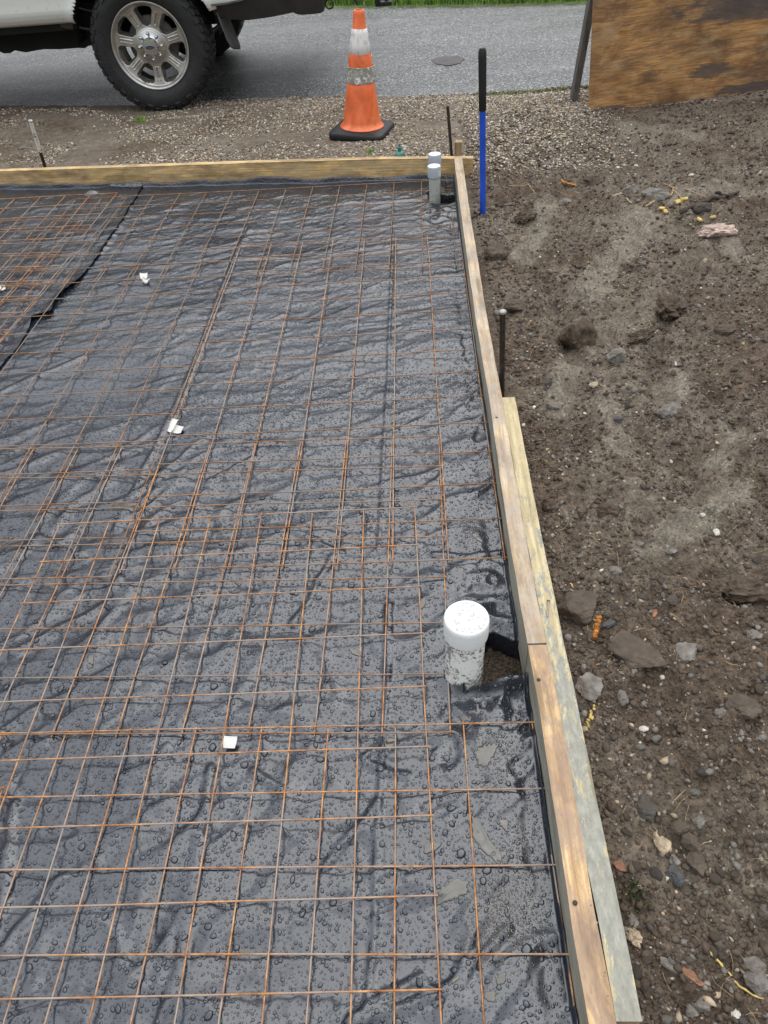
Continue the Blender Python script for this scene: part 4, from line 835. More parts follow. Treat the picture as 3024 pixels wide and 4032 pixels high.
# ------------------------------------------------------------------ the parked truck (local frame: x to the rear, y away from the camera, z up, origin under the near rear wheel face)
TY = -.06
tk = empty('pickup_truck', (-1.391, 6.21, -.028), TY, 'white pickup truck parked along the road edge, seen from its rear wheel to its bumper', 'pickup truck')
CB = np.array([0, 0, .43])
def wheel(name, loc, flip=False):
    w = bpy.data.objects.new(name, None); COL.link(w); w.parent = tk; w.location = loc; w.rotation_euler = (0, 0, math.pi if flip else 0)
    RT = .43
    # tyre: revolved section with raised blocks, axis along y, outer face towards -y
    nth, sec = 540, [(.268, .030), (.275, .012), (.290, .002), (.320, -.010), (.345, -.014), (.370, -.013), (.388, -.008), (.398, -.002), (.408, .003), (.417, .012), (.424, .026), (.428, .05), (.430, .10), (.430, .15), (.430, .20), (.428, .245), (.422, .272), (.408, .288), (.36, .30), (.27, .27)]
    sec2 = []
    for a, b in zip(sec[:-1], sec[1:]):
        for k in range(3): sec2.append((a[0]+(b[0]-a[0])*k/3, a[1]+(b[1]-a[1])*k/3))
    sec2.append(sec[-1]); S = np.array(sec2); ns = len(S); th = np.linspace(0, 2*np.pi, nth, endpoint=False)
    T, K = np.meshgrid(th, np.arange(ns), indexing='ij'); r = S[K, 0].copy(); y = S[K, 1].copy()
    u = T/(2*np.pi)*46; tread = (r > .421) & (y > .02) & (y < .28)
    zig = u+.35*np.sign(np.sin(y*60)); gro = (np.mod(zig, 1) < .30) | (np.mod(y-.03, .062) < .014); r = np.where(tread & gro, r-.013, r)
    sh = (r > .372) & (y < .03); ph = np.mod(u*.5+.0*r, 1); blk = np.where(np.mod(u*.5, 1) < .5, r > .378, r > .396) & (np.mod(u, 1) > .22)
    y = np.where(sh & blk, y-.008, y); r = np.where((r > .405) & (y < .04) & (np.mod(u, 1) < .22), r-.010, r)
    y = np.where((S[K, 0] > .300) & (S[K, 0] < .304), y-.002, y)
    V = np.stack([r*np.cos(T), y, r*np.sin(T)+.43], 2).reshape(-1, 3)
    i = np.arange(nth)[:, None]; j = np.arange(ns-1)[None]; a = (i*ns+j).ravel(); b = (((i+1) % nth)*ns+j).ravel(); F = np.stack([a, b, b+1, a+1], 1)
    ty = mk('tyre', V, F, M['tyre'], w, True); ty.data.set_sharp_from_angle(angle=.5)
    # alloy face: polar height field with seven windows and a slot in every spoke
    nt, nr = 560, 70; rs = np.linspace(.058, .276, nr); tt = np.linspace(0, 2*np.pi, nt, endpoint=False); T, Rr_ = np.meshgrid(tt, rs, indexing='ij')
    per = 2*np.pi/7; s = np.mod(T+math.pi/2+per/2, per)-per/2     # 0 at a spoke centre, one straight down
    arc = np.abs(s)*Rr_; half = per/2*Rr_-arc                     # distance from the window centreline
    wd = np.interp(Rr_, [.115, .135, .16, .225, .240, .25], [-.01, .026, .038, .062, .056, -.01]); win = ss(-.012, .004, wd-half-.006)*ss(.112, .126, Rr_)*(1-ss(.236, .250, Rr_))
    yb = np.interp(Rr_, [.058, .075, .105, .112, .13, .20, .250, .262, .270, .276], [.030, .036, .040, .046, .048, .042, .030, .010, .004, .006])
    slot = ss(.0, .004, .0075-arc)*ss(.135, .142, Rr_)*(1-ss(.212, .22, Rr_)); lip = ss(-.004, .0, .0115-arc)*ss(.13, .138, Rr_)*(1-ss(.216, .224, Rr_))
    y = yb+win*.055+.007*slot-.003*lip*(1-slot)
    V = np.stack([Rr_*np.cos(T), y, Rr_*np.sin(T)+.43], 2).reshape(-1, 3); i = np.arange(nt)[:, None]; j = np.arange(nr-1)[None]; a = (i*nr+j).ravel(); b = (((i+1) % nt)*nr+j).ravel(); F = np.stack([a, b, b+1, a+1], 1)
    wf = win.reshape(-1)[F].min(1); F = F[wf < .97]
    mk('rim', V, F, M['alloy'], w, True)
    m = MB(); m.lathe([(.276, 0), (.272, .04), (.262, .08), (.250, .10), (.245, .22), (.270, .27)], (0, 0, 0), 64); m.v = [(p[0], p[2]+.004, p[1]+.43) for p in m.v]; m.build('barrel', M['alloy_dark'], w, 50)
    m = MB(); m.lathe([(.0, .115), (.17, .115), (.178, .12), (.178, .15), (.0, .15)], (0, 0, 0), 48); m.v = [(p[0], p[2], p[1]+.43) for p in m.v]; m.build('brake_disc', M['rotor'], w, 50)
    m = MB(); m.lathe([(.104, .046), (.102, .036), (.092, .032), (.066, .026), (.058, .020), (.056, .004), (.050, -.004), (.030, -.007), (.0, -.008)], (0, 0, 0), 56); m.v = [(p[0], p[2], p[1]+.43) for p in m.v]
    hc = m.build('hub_cap', M['chrome'], w, 35)
    for k in range(8):
        an = k*math.pi/4; m = MB(); m.lathe([(.0125, .034), (.0125, .022), (.0105, .012), (.0055, .008), (.0, .007)], (0, 0, 0), 14); m.v = [(p[0]+.081*math.cos(an), p[2], p[1]+.081*math.sin(an)+.43) for p in m.v]; m.build('lug_nut', M['chrome'], hc, 50)
    # oval badge
    if not flip:
        def oval(rx, rz, y0, mat, nm, par):
            v = [(rx*math.cos(k*.1963), y0, rz*math.sin(k*.1963)+.43) for k in range(32)]+[(rx*.97*math.cos(k*.1963), y0-.0015, rz*.97*math.sin(k*.1963)+.43) for k in range(32)]
            return mk(nm, v, [(k, (k+1) % 32, 32+(k+1) % 32, 32+k) for k in range(32)]+[tuple(range(32, 64))], mat, par)
        bo = oval(.033, .0145, -.0078, M['chrome'], 'badge_border', hc); oval(.0305, .0120, -.0095, M['badge_blue'], 'badge', hc)
        textmesh('Ford', .019, .004, lambda x, z: (x*.95, -.0114, z-.0055+.43), M['chrome'], hc, 'badge_lettering', .0003, italic=.25)
        def arcw(txt, rad, a0, size, stretch=1.):
            V = []; F = []
            def f(x, z): an = math.radians(a0)-x*stretch/rad; q = rad+z; return (q*math.cos(an), -.0165+max(0, abs(q-.345)-.02)*.25, q*math.sin(an)+.43)
            textmesh(txt, size, .003, f, M['tyre_letters'], w, 'sidewall_lettering', .0012)
        arcw('RECON GRAPPLER A/T', .327, 232, .040, 1.0); arcw('NITTO', .327, -42, .044)
    return w
def textmesh(txt, size, ext, fn, mat, par, name, ex=.001, italic=0.):
    c = bpy.data.curves.new('t', 'FONT'); c.body = txt; c.size = size; c.extrude = ex; c.shear = italic; c.space_character = 1.12; c.resolution_u = 3
    if txt in ('Ford',): c.align_x = 'CENTER'
    o = bpy.data.objects.new('t', c); COL.link(o); bpy.context.view_layer.update(); me = bpy.data.meshes.new_from_object(o.evaluated_get(bpy.context.evaluated_depsgraph_get()))
    bpy.data.objects.remove(o)
    for v in me.vertices: x, z, e = v.co; q = fn(x, z); v.co = (q[0], q[1]-e, q[2])
    me.materials.clear(); me.materials.append(mat); o = bpy.data.objects.new(name, me); COL.link(o); o.parent = par; return o
wheel('wheel', (0, 0, -.0))
wheel('wheel', (0, 1.95, -.0), True); wheel('wheel', (-4.05, 0, 0)); wheel('wheel', (-4.05, 1.95, 0), True)
# bodywork as a pressed side panel with the wheel opening cut out
def bodyside(x0, x1, name, yoff=0., sgn=1., arches=((0, .44, .505), (-4.05, .44, .505)), mat=M['truck_white'], zlow=None, ztop=1.25):
    xs = np.arange(x0, x1+.001, .012); zs = np.concatenate([np.linspace(.572, .70, 22), np.linspace(.715, ztop, 24)]); X, Zz = np.meshgrid(xs, zs)
    Yp = np.interp(Zz, [.572, .578, .590, .615, .640, .66, .70, .80, 1.0, 1.25], [.030, .012, -.008, -.026, -.036, -.039, -.036, -.034, -.050, -.030])
    if zlow is not None: Zz = np.maximum(Zz, zlow(X))
    V = np.stack([X, Yp, Zz], 2); keepv = np.ones(X.shape, bool)
    for cx, cz_, R in arches:
        d = np.hypot(X-cx, Zz-cz_); ins = d < R; 
        near = (np.abs(d-R) < .011); sc_ = np.where(near, R/np.maximum(d, 1e-6), 1.)
        V[..., 0] = np.where(near, cx+(X-cx)*sc_, V[..., 0]); V[..., 2] = np.where(near, cz_+(Zz-cz_)*sc_, V[..., 2]); V[..., 1] -= .020*np.exp(-((d-R)/.035)**2)
        keepv &= ~(d < R-.011)
    V[..., 1] = V[..., 1]*sgn+yoff; ny, nx = X.shape; i = (np.arange(ny-1)[:, None]*nx+np.arange(nx-1)[None, :]).ravel(); F = np.stack([i, i+1, i+nx+1, i+nx], 1)
    F = F[keepv.ravel()[F].all(1)]; o = mk(name, V.reshape(-1, 3), F, mat, tk, True); md = o.modifiers.new('thick', 'SOLIDIFY'); md.thickness = .012; md.offset = -1*sgn; return o
def zl(X): return np.interp(X, [.4, .70, .86, 1.2], [.57, .637, .70, .73])
for sg, yo, in ((1, 0.), (-1, 1.95)):
    bodyside(-1.42, 1.20, 'bed_side', yo, sg, ((0, .44, .505),), zlow=zl)
    bodyside(-3.46, -1.445, 'cab_side', yo, sg, ((-4.05, .44, .505),)); bodyside(-5.05, -3.485, 'front_wing', yo, sg, ((-4.05, .44, .505),), ztop=1.15)
b = MB().box((1.205, .975, .98), (.05, 1.86, .52), None, .01).build('tailgate', M['truck_white'], tk); MB().box((-.12, .975, .80), (2.56, 1.80, .03)).build('bed_floor', M['trim_black'], tk)
MB().box((-.43-.99, .975, 1.0), (.04, 1.86, .5)).build('bed_front_wall', M['truck_white'], tk)
m = MB(); prof = [(-1.50, 1.24), (-1.62, 1.78), (-3.15, 1.80), (-3.75, 1.25)]
m.add([(x, .02+(.10 if z > 1.5 else 0), z) for x, z in prof]+[(x, 1.93-(.10 if z > 1.5 else 0), z) for x, z in prof], [(0, 1, 2, 3), (7, 6, 5, 4), (0, 4, 5, 1), (1, 5, 6, 2), (2, 6, 7, 3)]); m.build('cab_roof', M['truck_white'], tk)
for sy in (.012, 1.938):
    s_ = -1 if sy < 1 else 1
    for (x0, x1, u0, u1) in ((-1.66, -2.38, -1.70, -2.36), (-2.48, -3.45, -2.46, -3.10)):
        MB().add([(x0, sy+.0*s_, 1.30), (x1, sy, 1.30), (u1, sy-s_*.085, 1.70), (u0, sy-s_*.085, 1.70)], [(0, 1, 2, 3)]) if 0 else mk('side_window', [(x0, sy+s_*.004, 1.30), (x1, sy+s_*.004, 1.30), (u1, sy-s_*.072, 1.70), (u0, sy-s_*.072, 1.70), (x0, sy-s_*.01, 1.30), (x1, sy-s_*.01, 1.30), (u1, sy-s_*.085, 1.70), (u0, sy-s_*.085, 1.70)], [(0, 1, 2, 3), (7, 6, 5, 4), (0, 4, 5, 1), (1, 5, 6, 2), (2, 6, 7, 3), (3, 7, 4, 0)], M['window_dark'], tk)
MB().box((-4.35, .975, 1.10), (1.35, 1.84, .10), None, .03).build('bonnet', M['truck_white'], tk); MB().box((-5.06, .975, .86), (.06, 1.7, .42), None, .02).build('grille', M['trim_black'], tk)
# wheel housings and the dark underside with its uneven lower outline
for cx in (0, -4.05):
    for y0, y1 in ((.0, .42), (1.53, 1.95)):
        m = MB(); n = 24; v = []; 
        for yq in (y0, y1): v += [(cx+.52*math.cos(math.pi*k/n), yq, .44+.52*math.sin(math.pi*k/n)) for k in range(n+1)]
        f = [(k, k+1, n+2+k, n+1+k) for k in range(n)]; m.add(v, f); m.build('wheel_liner', M['undercarriage'], tk)
        yb = y1 if y0 < 1 else y0; mk('wheel_liner_wall', [(cx+.52*math.cos(math.pi*k/n), yb, .44+.52*math.sin(math.pi*k/n)) for k in range(n+1)], [tuple(range(n+1))], M['undercarriage'], tk)
m = MB()
def slab(pts, y0, y1, top): m.add([(x, y0, z) for x, z in pts]+[(x, y0, top) for x, z in pts]+[(x, y1, z) for x, z in pts]+[(x, y1, top) for x, z in pts], [(k, k+1, len(pts)+k+1, len(pts)+k) for k in range(len(pts)-1)]+[(2*len(pts)+k+1, 2*len(pts)+k, 3*len(pts)+k, 3*len(pts)+k+1) for k in range(len(pts)-1)]+[(k+1, k, 2*len(pts)+k, 2*len(pts)+k+1) for k in range(len(pts)-1)]+[(0, len(pts), 3*len(pts), 2*len(pts)), (len(pts)-1, 3*len(pts)-1, 4*len(pts)-1, 2*len(pts)-1)])
slab([(-3.3, .42), (-2.2, .40), (-1.8, .41), (-1.55, .40), (-1.35, .405), (-1.20, .405), (-1.17, .388), (-1.12, .386), (-1.08, .402), (-1.0, .384), (-.86, .396), (-.74, .388), (-.60, .388), (-.55, .383), (-.52, .396), (-.3, .408), (.0, .41)], .22, 1.7, .66)
slab([(-3.4, .52), (-.505, .53)], .05, .25, .62)
m.build('underbody', M['undercarriage'], tk)
for yq in (.42, 1.50): MB().box((-1.3, yq, .62), (5.2, .09, .16), None, .01).build('chassis_rail', M['frame_black'], tk)
MB().tube([(0, .25, .43), (0, 1.70, .43)], .05, 14).build('rear_axle', M['frame_black'], tk, 50)
m = MB(); m.lathe([(.0, -.10), (.09, -.09), (.15, -.02), (.15, .04), (.09, .10), (0, .11)], (0, 0, 0), 20); m.v = [(p[2], p[1]+.975, p[0]+.43) for p in m.v]; m.build('differential', M['frame_black'], tk, 50)
MB().tube([(-.62, .10, .56), (-.30, .16, .47)], .011, 8).build('brake_line', M['trim_black'], tk); MB().tube([(-.52, .12, .66), (-.30, .17, .58)], .008, 8).build('brake_line', M['trim_black'], tk)
m = MB(); m.box((-.56, .05, .558), (.11, .05, .05), Matrix.Rotation(.2, 3, 'Y'), .012); m.build('body_mount', M['steel_dark'], tk)
MB().tube([(-3, .55, .46), (-1.2, .52, .48), (-.6, .35, .56), (.35, .34, .62), (.85, .30, .60)], .04, 14).build('exhaust_pipe', M['frame_black'], tk, 50)
# mud flap
def flap(y0):
    m = MB(); v = []; pr = [(.485, .80, 0), (.515, .66, 0), (.545, .52, 0), (.575, .40, .0), (.590, .355, .02), (.600, .335, .07)]
    for x, z, ins in pr: v += [(x-.012, y0+ins, z), (x+.030, y0+.13-ins, z), (x+.040, y0+.13-ins, z+.003), (x-.002, y0+ins, z+.003)]
    f = [(j*4+k, j*4+(k+1) % 4, (j+1)*4+(k+1) % 4, (j+1)*4+k) for j in range(5) for k in range(4)]+[(3, 2, 1, 0), (20, 21, 22, 23)]; m.add(v, f); return m.build('mud_flap', M['flap_grey'], tk)
flap(.0); flap(1.66)
# black quarter trim, bumper and hitch
m = MB(); pts = [(.505, .560), (.60, .530), (.73, .515), (.90, .523), (1.06, .541), (1.085, .528), (1.12, .522), (1.25, .524), (1.275, .535)]; tp = [.625, .627, .643, .705, .73, .74, .76, .78, .78]
n = len(pts); y0, y1 = .00, 1.93
m.add([(x, y0+.01, z) for x, z in pts]+[(pts[k][0], y0-.035, tp[k]) for k in range(n)]+[(x, y1, z) for x, z in pts]+[(pts[k][0], y1+.03, tp[k]) for k in range(n)],
      [(k, k+1, n+k+1, n+k) for k in range(n-1)]+[(k+1, k, 2*n+k, 2*n+k+1) for k in range(n-1)]+[(2*n+k+1, 2*n+k, 3*n+k, 3*n+k+1) for k in range(n-1)]+[(n-1, 3*n-1, 4*n-1, 2*n-1), (0, n, 3*n, 2*n), tuple([n-1, 2*n-1, 4*n-1, 3*n-1])])
m.build('rear_bumper', M['trim_black'], tk)
m = MB(); m.add([(pts[k][0], -.036, tp[k]-.004) for k in range(n)]+[(pts[k][0], -.046, tp[k]-.004) for k in range(n)]+[(pts[k][0], -.046, tp[k]+.006) for k in range(n)]+[(pts[k][0], -.036, tp[k]+.006) for k in range(n)], [(a*n+k, a*n+k+1, ((a+1) % 4)*n+k+1, ((a+1) % 4)*n+k) for a in range(4) for k in range(n-1)]); m.build('bumper_trim_strip', M['flap_grey'], tk)
MB().tube([(1.305+.028*math.cos(a*.4488), .20, .545+.028*math.sin(a*.4488)) for a in range(15)], .006, 8, False).build('tow_eye', M['steel_dark'], tk, 50)
m = MB(); m.box((1.32, .975, .53), (.30, .075, .075), None, .004); m.build('hitch_receiver', M['frame_black'], tk)
m = MB(); m.box((1.55, .975, .52), (.22, .06, .06), None, .004).box((1.64, .975, .47), (.04, .07, .16), None, .004).box((1.69, .975, .405), (.12, .07, .03), None, .004); m.build('ball_mount', M['frame_black'], tk)
MB().lathe([(.0, -.02), (.016, -.02), (.016, .04), (.013, .045), (.022, .06), (.025, .075), (.018, .092), (0, .098)], (1.71, .975, .42), 20).build('tow_ball', M['steel_dark'], tk, 50)
m = MB(); m.add([(1.36, .80, .62), (1.44, .80, .62), (1.487, .805, .432), (1.475, .805, .428), (1.36, .82, .62), (1.44, .82, .62), (1.487, .817, .432), (1.475, .817, .428)], [(0, 1, 2, 3), (7, 6, 5, 4), (0, 4, 5, 1), (1, 5, 6, 2), (2, 6, 7, 3), (3, 7, 4, 0)]); m.build('hanging_strap', M['trim_black'], tk)
MB().box((1.23, .975, .79), (.14, 1.9, .04), None, .01).build('bumper_step', M['trim_black'], tk)

# ------------------------------------------------------------------ stones one can tell apart
def icos(n):
    v, f = IV.copy(), IF.copy()
    for _ in range(n):
        d = {}; vl = list(v); nf = []
        def mid(a, b):
            k = (min(a, b), max(a, b))
            if k not in d: d[k] = len(vl); q = vl[a]+vl[b]; vl.append(q/np.linalg.norm(q))
            return d[k]
        for a, b, c in f: ab, bc, ca = mid(a, b), mid(b, c), mid(c, a); nf += [(a, ab, ca), (b, bc, ab), (c, ca, bc), (ab, bc, ca)]
        v = np.array(vl); f = np.array(nf)
    return v, f
SV, SF = icos(3); SV2, SF2 = icos(2)
def rockmesh(seed, size, facets=9, rough=.06, hi=True):
    g = np.random.default_rng(seed); v, f = (SV, SF) if hi else (SV2, SF2); v = v.copy(); s = np.ones(len(v))
    for _ in range(facets):                # plane cuts give broken faces
        nrm = g.normal(size=3); nrm /= np.linalg.norm(nrm); h = g.uniform(.62, .92); d = v@nrm; s = np.minimum(s, np.where(d > h*.7, h/np.maximum(d, .01), 9))
    s = s*(1+rough*(noise(v[:, 0]*2.5+seed, v[:, 1]*2.5+v[:, 2], seed)+.5*noise(v[:, 0]*6+v[:, 2]*3, v[:, 1]*6+v[:, 2]*5, seed+1)+.3*noise(v[:, 0]*14+v[:, 2]*9, v[:, 1]*14, seed+2)))
    return v*s[:, None]*np.array(size), f
def rock(px, size, rz, mat, label, name='stone', cat='stone', group=None, facets=9, rough=.09, seed=None, sink=.35, smooth=True, tilt=(0, 0)):
    seed = seed or (int(px[0]*7+px[1]*3) % 9973); z0 = .035
    for _ in range(3): p = gp(px[0], px[1], z0); z0 = float(zt(p[0], p[1]))+size[2]*(1-sink)*.5
    v, f = rockmesh(seed, np.array(size)*.5*1.2, facets+5, rough+.03); o = mk(name, v, f, mat, None, smooth); 
    if smooth: o.data.set_sharp_from_angle(angle=math.radians(14))
    o.location = (p[0], p[1], float(zt(p[0], p[1]))+size[2]*(.5-sink)); o.rotation_euler = (tilt[0], tilt[1], rz); return tag(o, label, cat, group)
sg, sdk, sb, st, sw = M['stone_grey'], M['stone_dark'], M['stone_brown'], M['stone_tan'], M['stone_white']
def rt(x, y): return cz('t', x, y)
def r3(x, y): return cz('3', x, y)
def r4(x, y): return cz('z4', x, y)
rock((1550, 503), (.125, .08, .05), -.1, M['stone_pink'], 'pale pink crusty chunk of concrete on the dirt at the far right', 'concrete_chunk', 'concrete chunk', facets=5, rough=.25)
rock(rt(445, 985), (.12, .13, .11), .2, M['soil_clod'], 'big rounded brown stone with a dark underside, right of the steel stake', facets=6, rough=.08, sink=.2)
rock(rt(695, 1130), (.065, .05, .045), .5, sg, 'blocky grey stone just below the big rounded brown one', facets=7)
rock(cz('m', 1585, 490), (.10, .085, .07), .2, sb, 'brown stone against the form in the dark hollow below the blue pole', facets=5, rough=.1)
rock(rt(35, 830), (.085, .06, .05), -.4, sb, 'brown stone above the steel stake head', facets=6)
rock(rt(100, 300), (.09, .07, .04), .4, M['soil_clod'], 'crumbly black clod lying right of the blue pole foot', 'soil_clod', 'clod', facets=2, rough=.35)
rock(rt(1010, 810), (.12, .115, .06), .1, M['soil_clod'], 'large crumbly dark clod in the middle of the dirt', 'soil_clod', 'clod', facets=2, rough=.38)
rock(rt(855, 1000), (.085, .05, .045), .3, M['soil_clod'], 'small clod below the large crumbly one', 'soil_clod', 'clod', facets=3, rough=.3)
rock(rt(1385, 970), (.07, .045, .035), -.3, sb, 'flat brown stone right of the ruts at the right edge', facets=4)
rock(rt(1030, 1500), (.075, .07, .05), .6, sg, 'dark grey stone at the lower end of the rut', facets=8)
rock(rt(1085, 1520), (.05, .04, .04), .1, sb, 'small brown stone touching the one at the end of the rut', facets=7)
rock(rt(1235, 235), (.09, .05, .05), .1, sdk, 'black stone under the yellow root flake near the dark stick', facets=7)
rock(rt(785, 75), (.085, .06, .05), .2, sg, 'left grey block of the pile beside the root tangle', facets=8)
rock(rt(925, 110), (.13, .07, .06), -.1, sg, 'right and larger grey block of the pile beside the root tangle', facets=8)
rock(rt(370, 155), (.06, .05, .03), .0, sg, 'grey stone on the ridge below the gravel, right of the blue pole', facets=7)
rock(rt(285, 1460), (.045, .022, .02), -.5, sg, 'slanting grey stone right of the splice board end', facets=6)
rock(rt(255, 1325), (.028, .025, .02), .3, sdk, 'dark pointed stone above the splice board end', facets=7)
rock(rt(550, 1325), (.035, .022, .016), .3, st, 'pale grey flat stone in the gravelly patch', facets=6)
rock(rt(705, 1545), (.028, .02, .015), .0, M['stone_blue'], 'bluish grey stone low in the gravelly patch', facets=7)
rock(r3(270, 465), (.052, .045, .03), .2, M['soil_clod'], 'dark lump close to the middle of the splice board', 'soil_clod', 'clod', facets=3, rough=.2)
rock(r3(630, 490), (.064, .044, .032), -.1, M['soil_clod'], 'loaf shaped clod beside the curved grey twig', 'soil_clod', 'clod', facets=3, rough=.2)
rock(r3(450, 1100), (.105, .085, .06), .25, sb, 'large square brown stone right of the splice board with a root in front', facets=5, rough=.08, seed=77)
rock(r3(830, 1395), (.118, .085, .035), -.75, sb, 'largest flat brown slab of stone in the dirt', facets=4, rough=.06, seed=12, sink=.45)
rock(r3(1130, 1390), (.06, .05, .025), .2, sg, 'flat stone with white specks right of the largest flat slab', facets=6, rough=.1)
rock(r3(525, 1620), (.055, .06, .03), .4, sg, 'light faced grey stone between the splice board and the flat slab', facets=7)
rock(r3(740, 1690), (.024, .036, .022), -.2, sg, 'egg shaped grey stone right of the light faced one', facets=5)
rock(r3(1505, 1740), (.06, .05, .03), -.2, sb, 'rounded brown stone near the right edge in the lower half', facets=4)
rock(r3(1365, 1790), (.025, .022, .018), 0, sg, 'small grey stone left of the rounded brown one', facets=8)
rock(r3(1310, 1000), (.055, .04, .035), .1, M['soil_clod'], 'rough clod in the hollow below the overhanging soil lip', 'soil_clod', 'clod', facets=3, rough=.3)
rock(r3(1540, 960), (.16, .075, .05), -.1, M['soil_clod'], 'wide lip of crumbly soil at the right edge', 'soil_clod', 'clod', facets=3, rough=.28)
rock(r3(1575, 1290), (.035, .025, .02), .1, sg, 'rough grey stone at the right edge level with the slab', facets=6)
rock(r3(645, 1225), (.035, .018, .012), .4, M['stone_blue'], 'blue grey shard above the flat slab', facets=8)
rock(r3(850, 1045), (.021, .018, .014), .2, sdk, 'dark grey cube of stone right of the large square stone', facets=9)
rock(r3(680, 880), (.034, .024, .018), .1, sg, 'grey stone up the slope from the large square one', facets=6)
rock(r3(945, 1135), (.012, .030, .008), -.6, M['stone_red'], 'pink red shard lying in the open dirt', facets=6)
rock(r3(1045, 1090), (.024, .024, .012), .2, sdk, 'purplish dark stone right of the pink red shard', facets=6)
rock(r3(840, 712), (.022, .016, .012), .1, sg, 'smooth grey pebble in the upper gravelly dirt', facets=6)
rock(r3(1055, 720), (.028, .024, .012), .1, sg, 'round flat grey stone in the upper gravelly dirt', facets=4)
rock(r3(1240, 530), (.015, .011, .010), .1, sw, 'bright white pebble in the upper gravelly dirt', facets=4)
rock(r3(1330, 650), (.018, .022, .012), .1, sw, 'speckled white stone right of the gravelly patch centre', facets=6)
rock(r3(865, 1895), (.018, .014, .010), .1, sw, 'crumbled white stone low in the dirt by the yellow flakes', facets=6)
rock(r4(720, 370), (.046, .046, .022), .1, sdk, 'triangular dark grey stone beside the form, upper of the lower group', facets=7, seed=31)
rock(r4(870, 680), (.028, .040, .018), .3, st, 'striped tan oval stone below the triangular one', facets=4)
rock(r4(1130, 675), (.030, .036, .022), .2, M['stone_brown'], 'rounded reddish brown stone in the lower stone cluster', facets=4)
rock(r4(1165, 845), (.030, .042, .020), -.1, sb, 'dull brown stone standing below the reddish one', facets=6)
rock(r4(985, 960), (.030, .038, .022), .3, M['stone_blue'], 'shiny blue black stone with a white tip', facets=8)
rock(r4(978, 825), (.018, .018, .013), .3, sg, 'little light grey stone above the blue black one', facets=7)
rock(r4(1185, 495), (.022, .024, .016), .3, sg, 'mottled grey stone above the lower stone cluster', facets=7)
rock(r4(1030, 545), (.034, .026, .018), .3, sb, 'dull olive stone above the striped tan one', facets=6)
rock(r4(520, 880), (.022, .014, .009), -.7, M['stone_red'], 'orange brown pebble beside the splice board', facets=5)
rock(r4(625, 1470), (.023, .030, .020), .4, st, 'gritty pale stone close to the lower splice board', facets=5, rough=.2)
rock(r4(628, 1340), (.016, .022, .014), .1, sg, 'grey pebble just above the gritty pale stone', facets=6)
rock(r4(1060, 1080), (.022, .015, .012), -.3, sb, 'brown pebble below the blue black stone', facets=4)
rock(r4(1215, 2030), (.028, .024, .014), -.3, sg, 'pale flat stone near the bottom edge of the picture', facets=6)
rock(r4(1120, 2100), (.022, .018, .013), .3, sg, 'round grey stone near the bottom edge beside the flat one', facets=5)
rock(r4(940, 1720), (.036, .014, .010), -.7, sg, 'elongated grey stone pointing down the slope near the bottom', facets=6)
rock(r4(1130, 1810), (.034, .013, .008), -.8, M['stone_red'], 'reddish sliver of stone near the bottom right', facets=5)
rock(cz('6', 1590, 1570), (.044, .030, .024), .2, sg, 'rough grey stone at the right edge above the long yellow root', facets=7)
rock(cz('6', 1600, 1680), (.034, .038, .024), .2, sg, 'rough grey stone inside the bend of the long yellow root', facets=7)
rock(cz('6', 1460, 1890), (.016, .018, .010), .2, sw, 'white stone at the very bottom right', facets=5)
rock((80*.5486*.603, 0), (0.02, .02, .01), 0, sg, 'x') if 0 else None
rock((50, 577*.553), (.07, .035, .03), 0, sg, 'flat pale stone in the dirt beyond the far board, left of the leaning stake', facets=6)
# the many loose stones: one kind, copied
protos = []
GL = 'loose stones strewn over the dirt'; LL = 'loose small stone, one of many alike strewn over the dirt right of the boards'
for k in range(10):
    v, f = rockmesh(500+k, (.5, .42, .30), 7, .07, False); me_o = mk('loose_stone', v, f, [sg, sb, sdk, sg, sb, sb, sg, sdk, sb, sb][k], None, False); protos.append(me_o)
cnt = 0
while cnt < 230:
    y = .1+4.6*random.random()**1.5; x = float(xin(y))+.11+random.random()*(.30+.66*y)
    if float(fbm(x*2.5, y*2.5, 2, 99)) < -.25: continue
    o = protos[cnt % 10] if cnt < 10 else protos[cnt % 10].copy()
    if cnt >= 10: COL.link(o)
    s = random.uniform(.011, .026)*(1+.16*y); o.scale = (s, s*random.uniform(.7, 1.1), s*random.uniform(.6, 1)); o.rotation_euler = (random.uniform(-.3, .3), random.uniform(-.3, .3), random.uniform(0, 6.28))
    o.location = (x, y, float(zt(x, y))+s*.06); tag(o, LL, 'stone', GL); cnt += 1

# ------------------------------------------------------------------ roots, twigs, grass, nail
def zground(p, h=.004):
    q = gp(p[0], p[1], .035); q = gp(p[0], p[1], float(zt(q[0], q[1]))+h); return Vector((q[0], q[1], float(zt(q[0], q[1]))+h))
def strand(pts, r, jit=.002, n=26, hs=None, seed=1):
    g = random.Random(seed); P = [zground(p, (hs[k] if hs else r*.8)) for k, p in enumerate(pts)]; L_ = [0]
    for a, b in zip(P[:-1], P[1:]): L_.append(L_[-1]+(b-a).length)
    out = []; arr = np.array([tuple(p) for p in P])
    for k in range(n):
        t = L_[-1]*k/(n-1); q = [float(np.interp(t, L_, arr[:, c])) for c in range(3)]; out.append(Vector(q)+Vector((g.uniform(-jit, jit), g.uniform(-jit, jit), g.uniform(0, jit*.6))))
    rr_ = [r*(1-.45*k/(n-1))*g.uniform(.8, 1.2) for k in range(n)]; return out, rr_
def root(name, strands, mat, label, cat='root', r=.003, group=None):
    m = MB()
    for k, s in enumerate(strands): p, q = strand(s, r if k == 0 else r*.55, r*.5, 26, None, len(label)+k); m.tube(p, q, 7)
    return tag(m.build(name, mat, None, 60), label, cat, group)
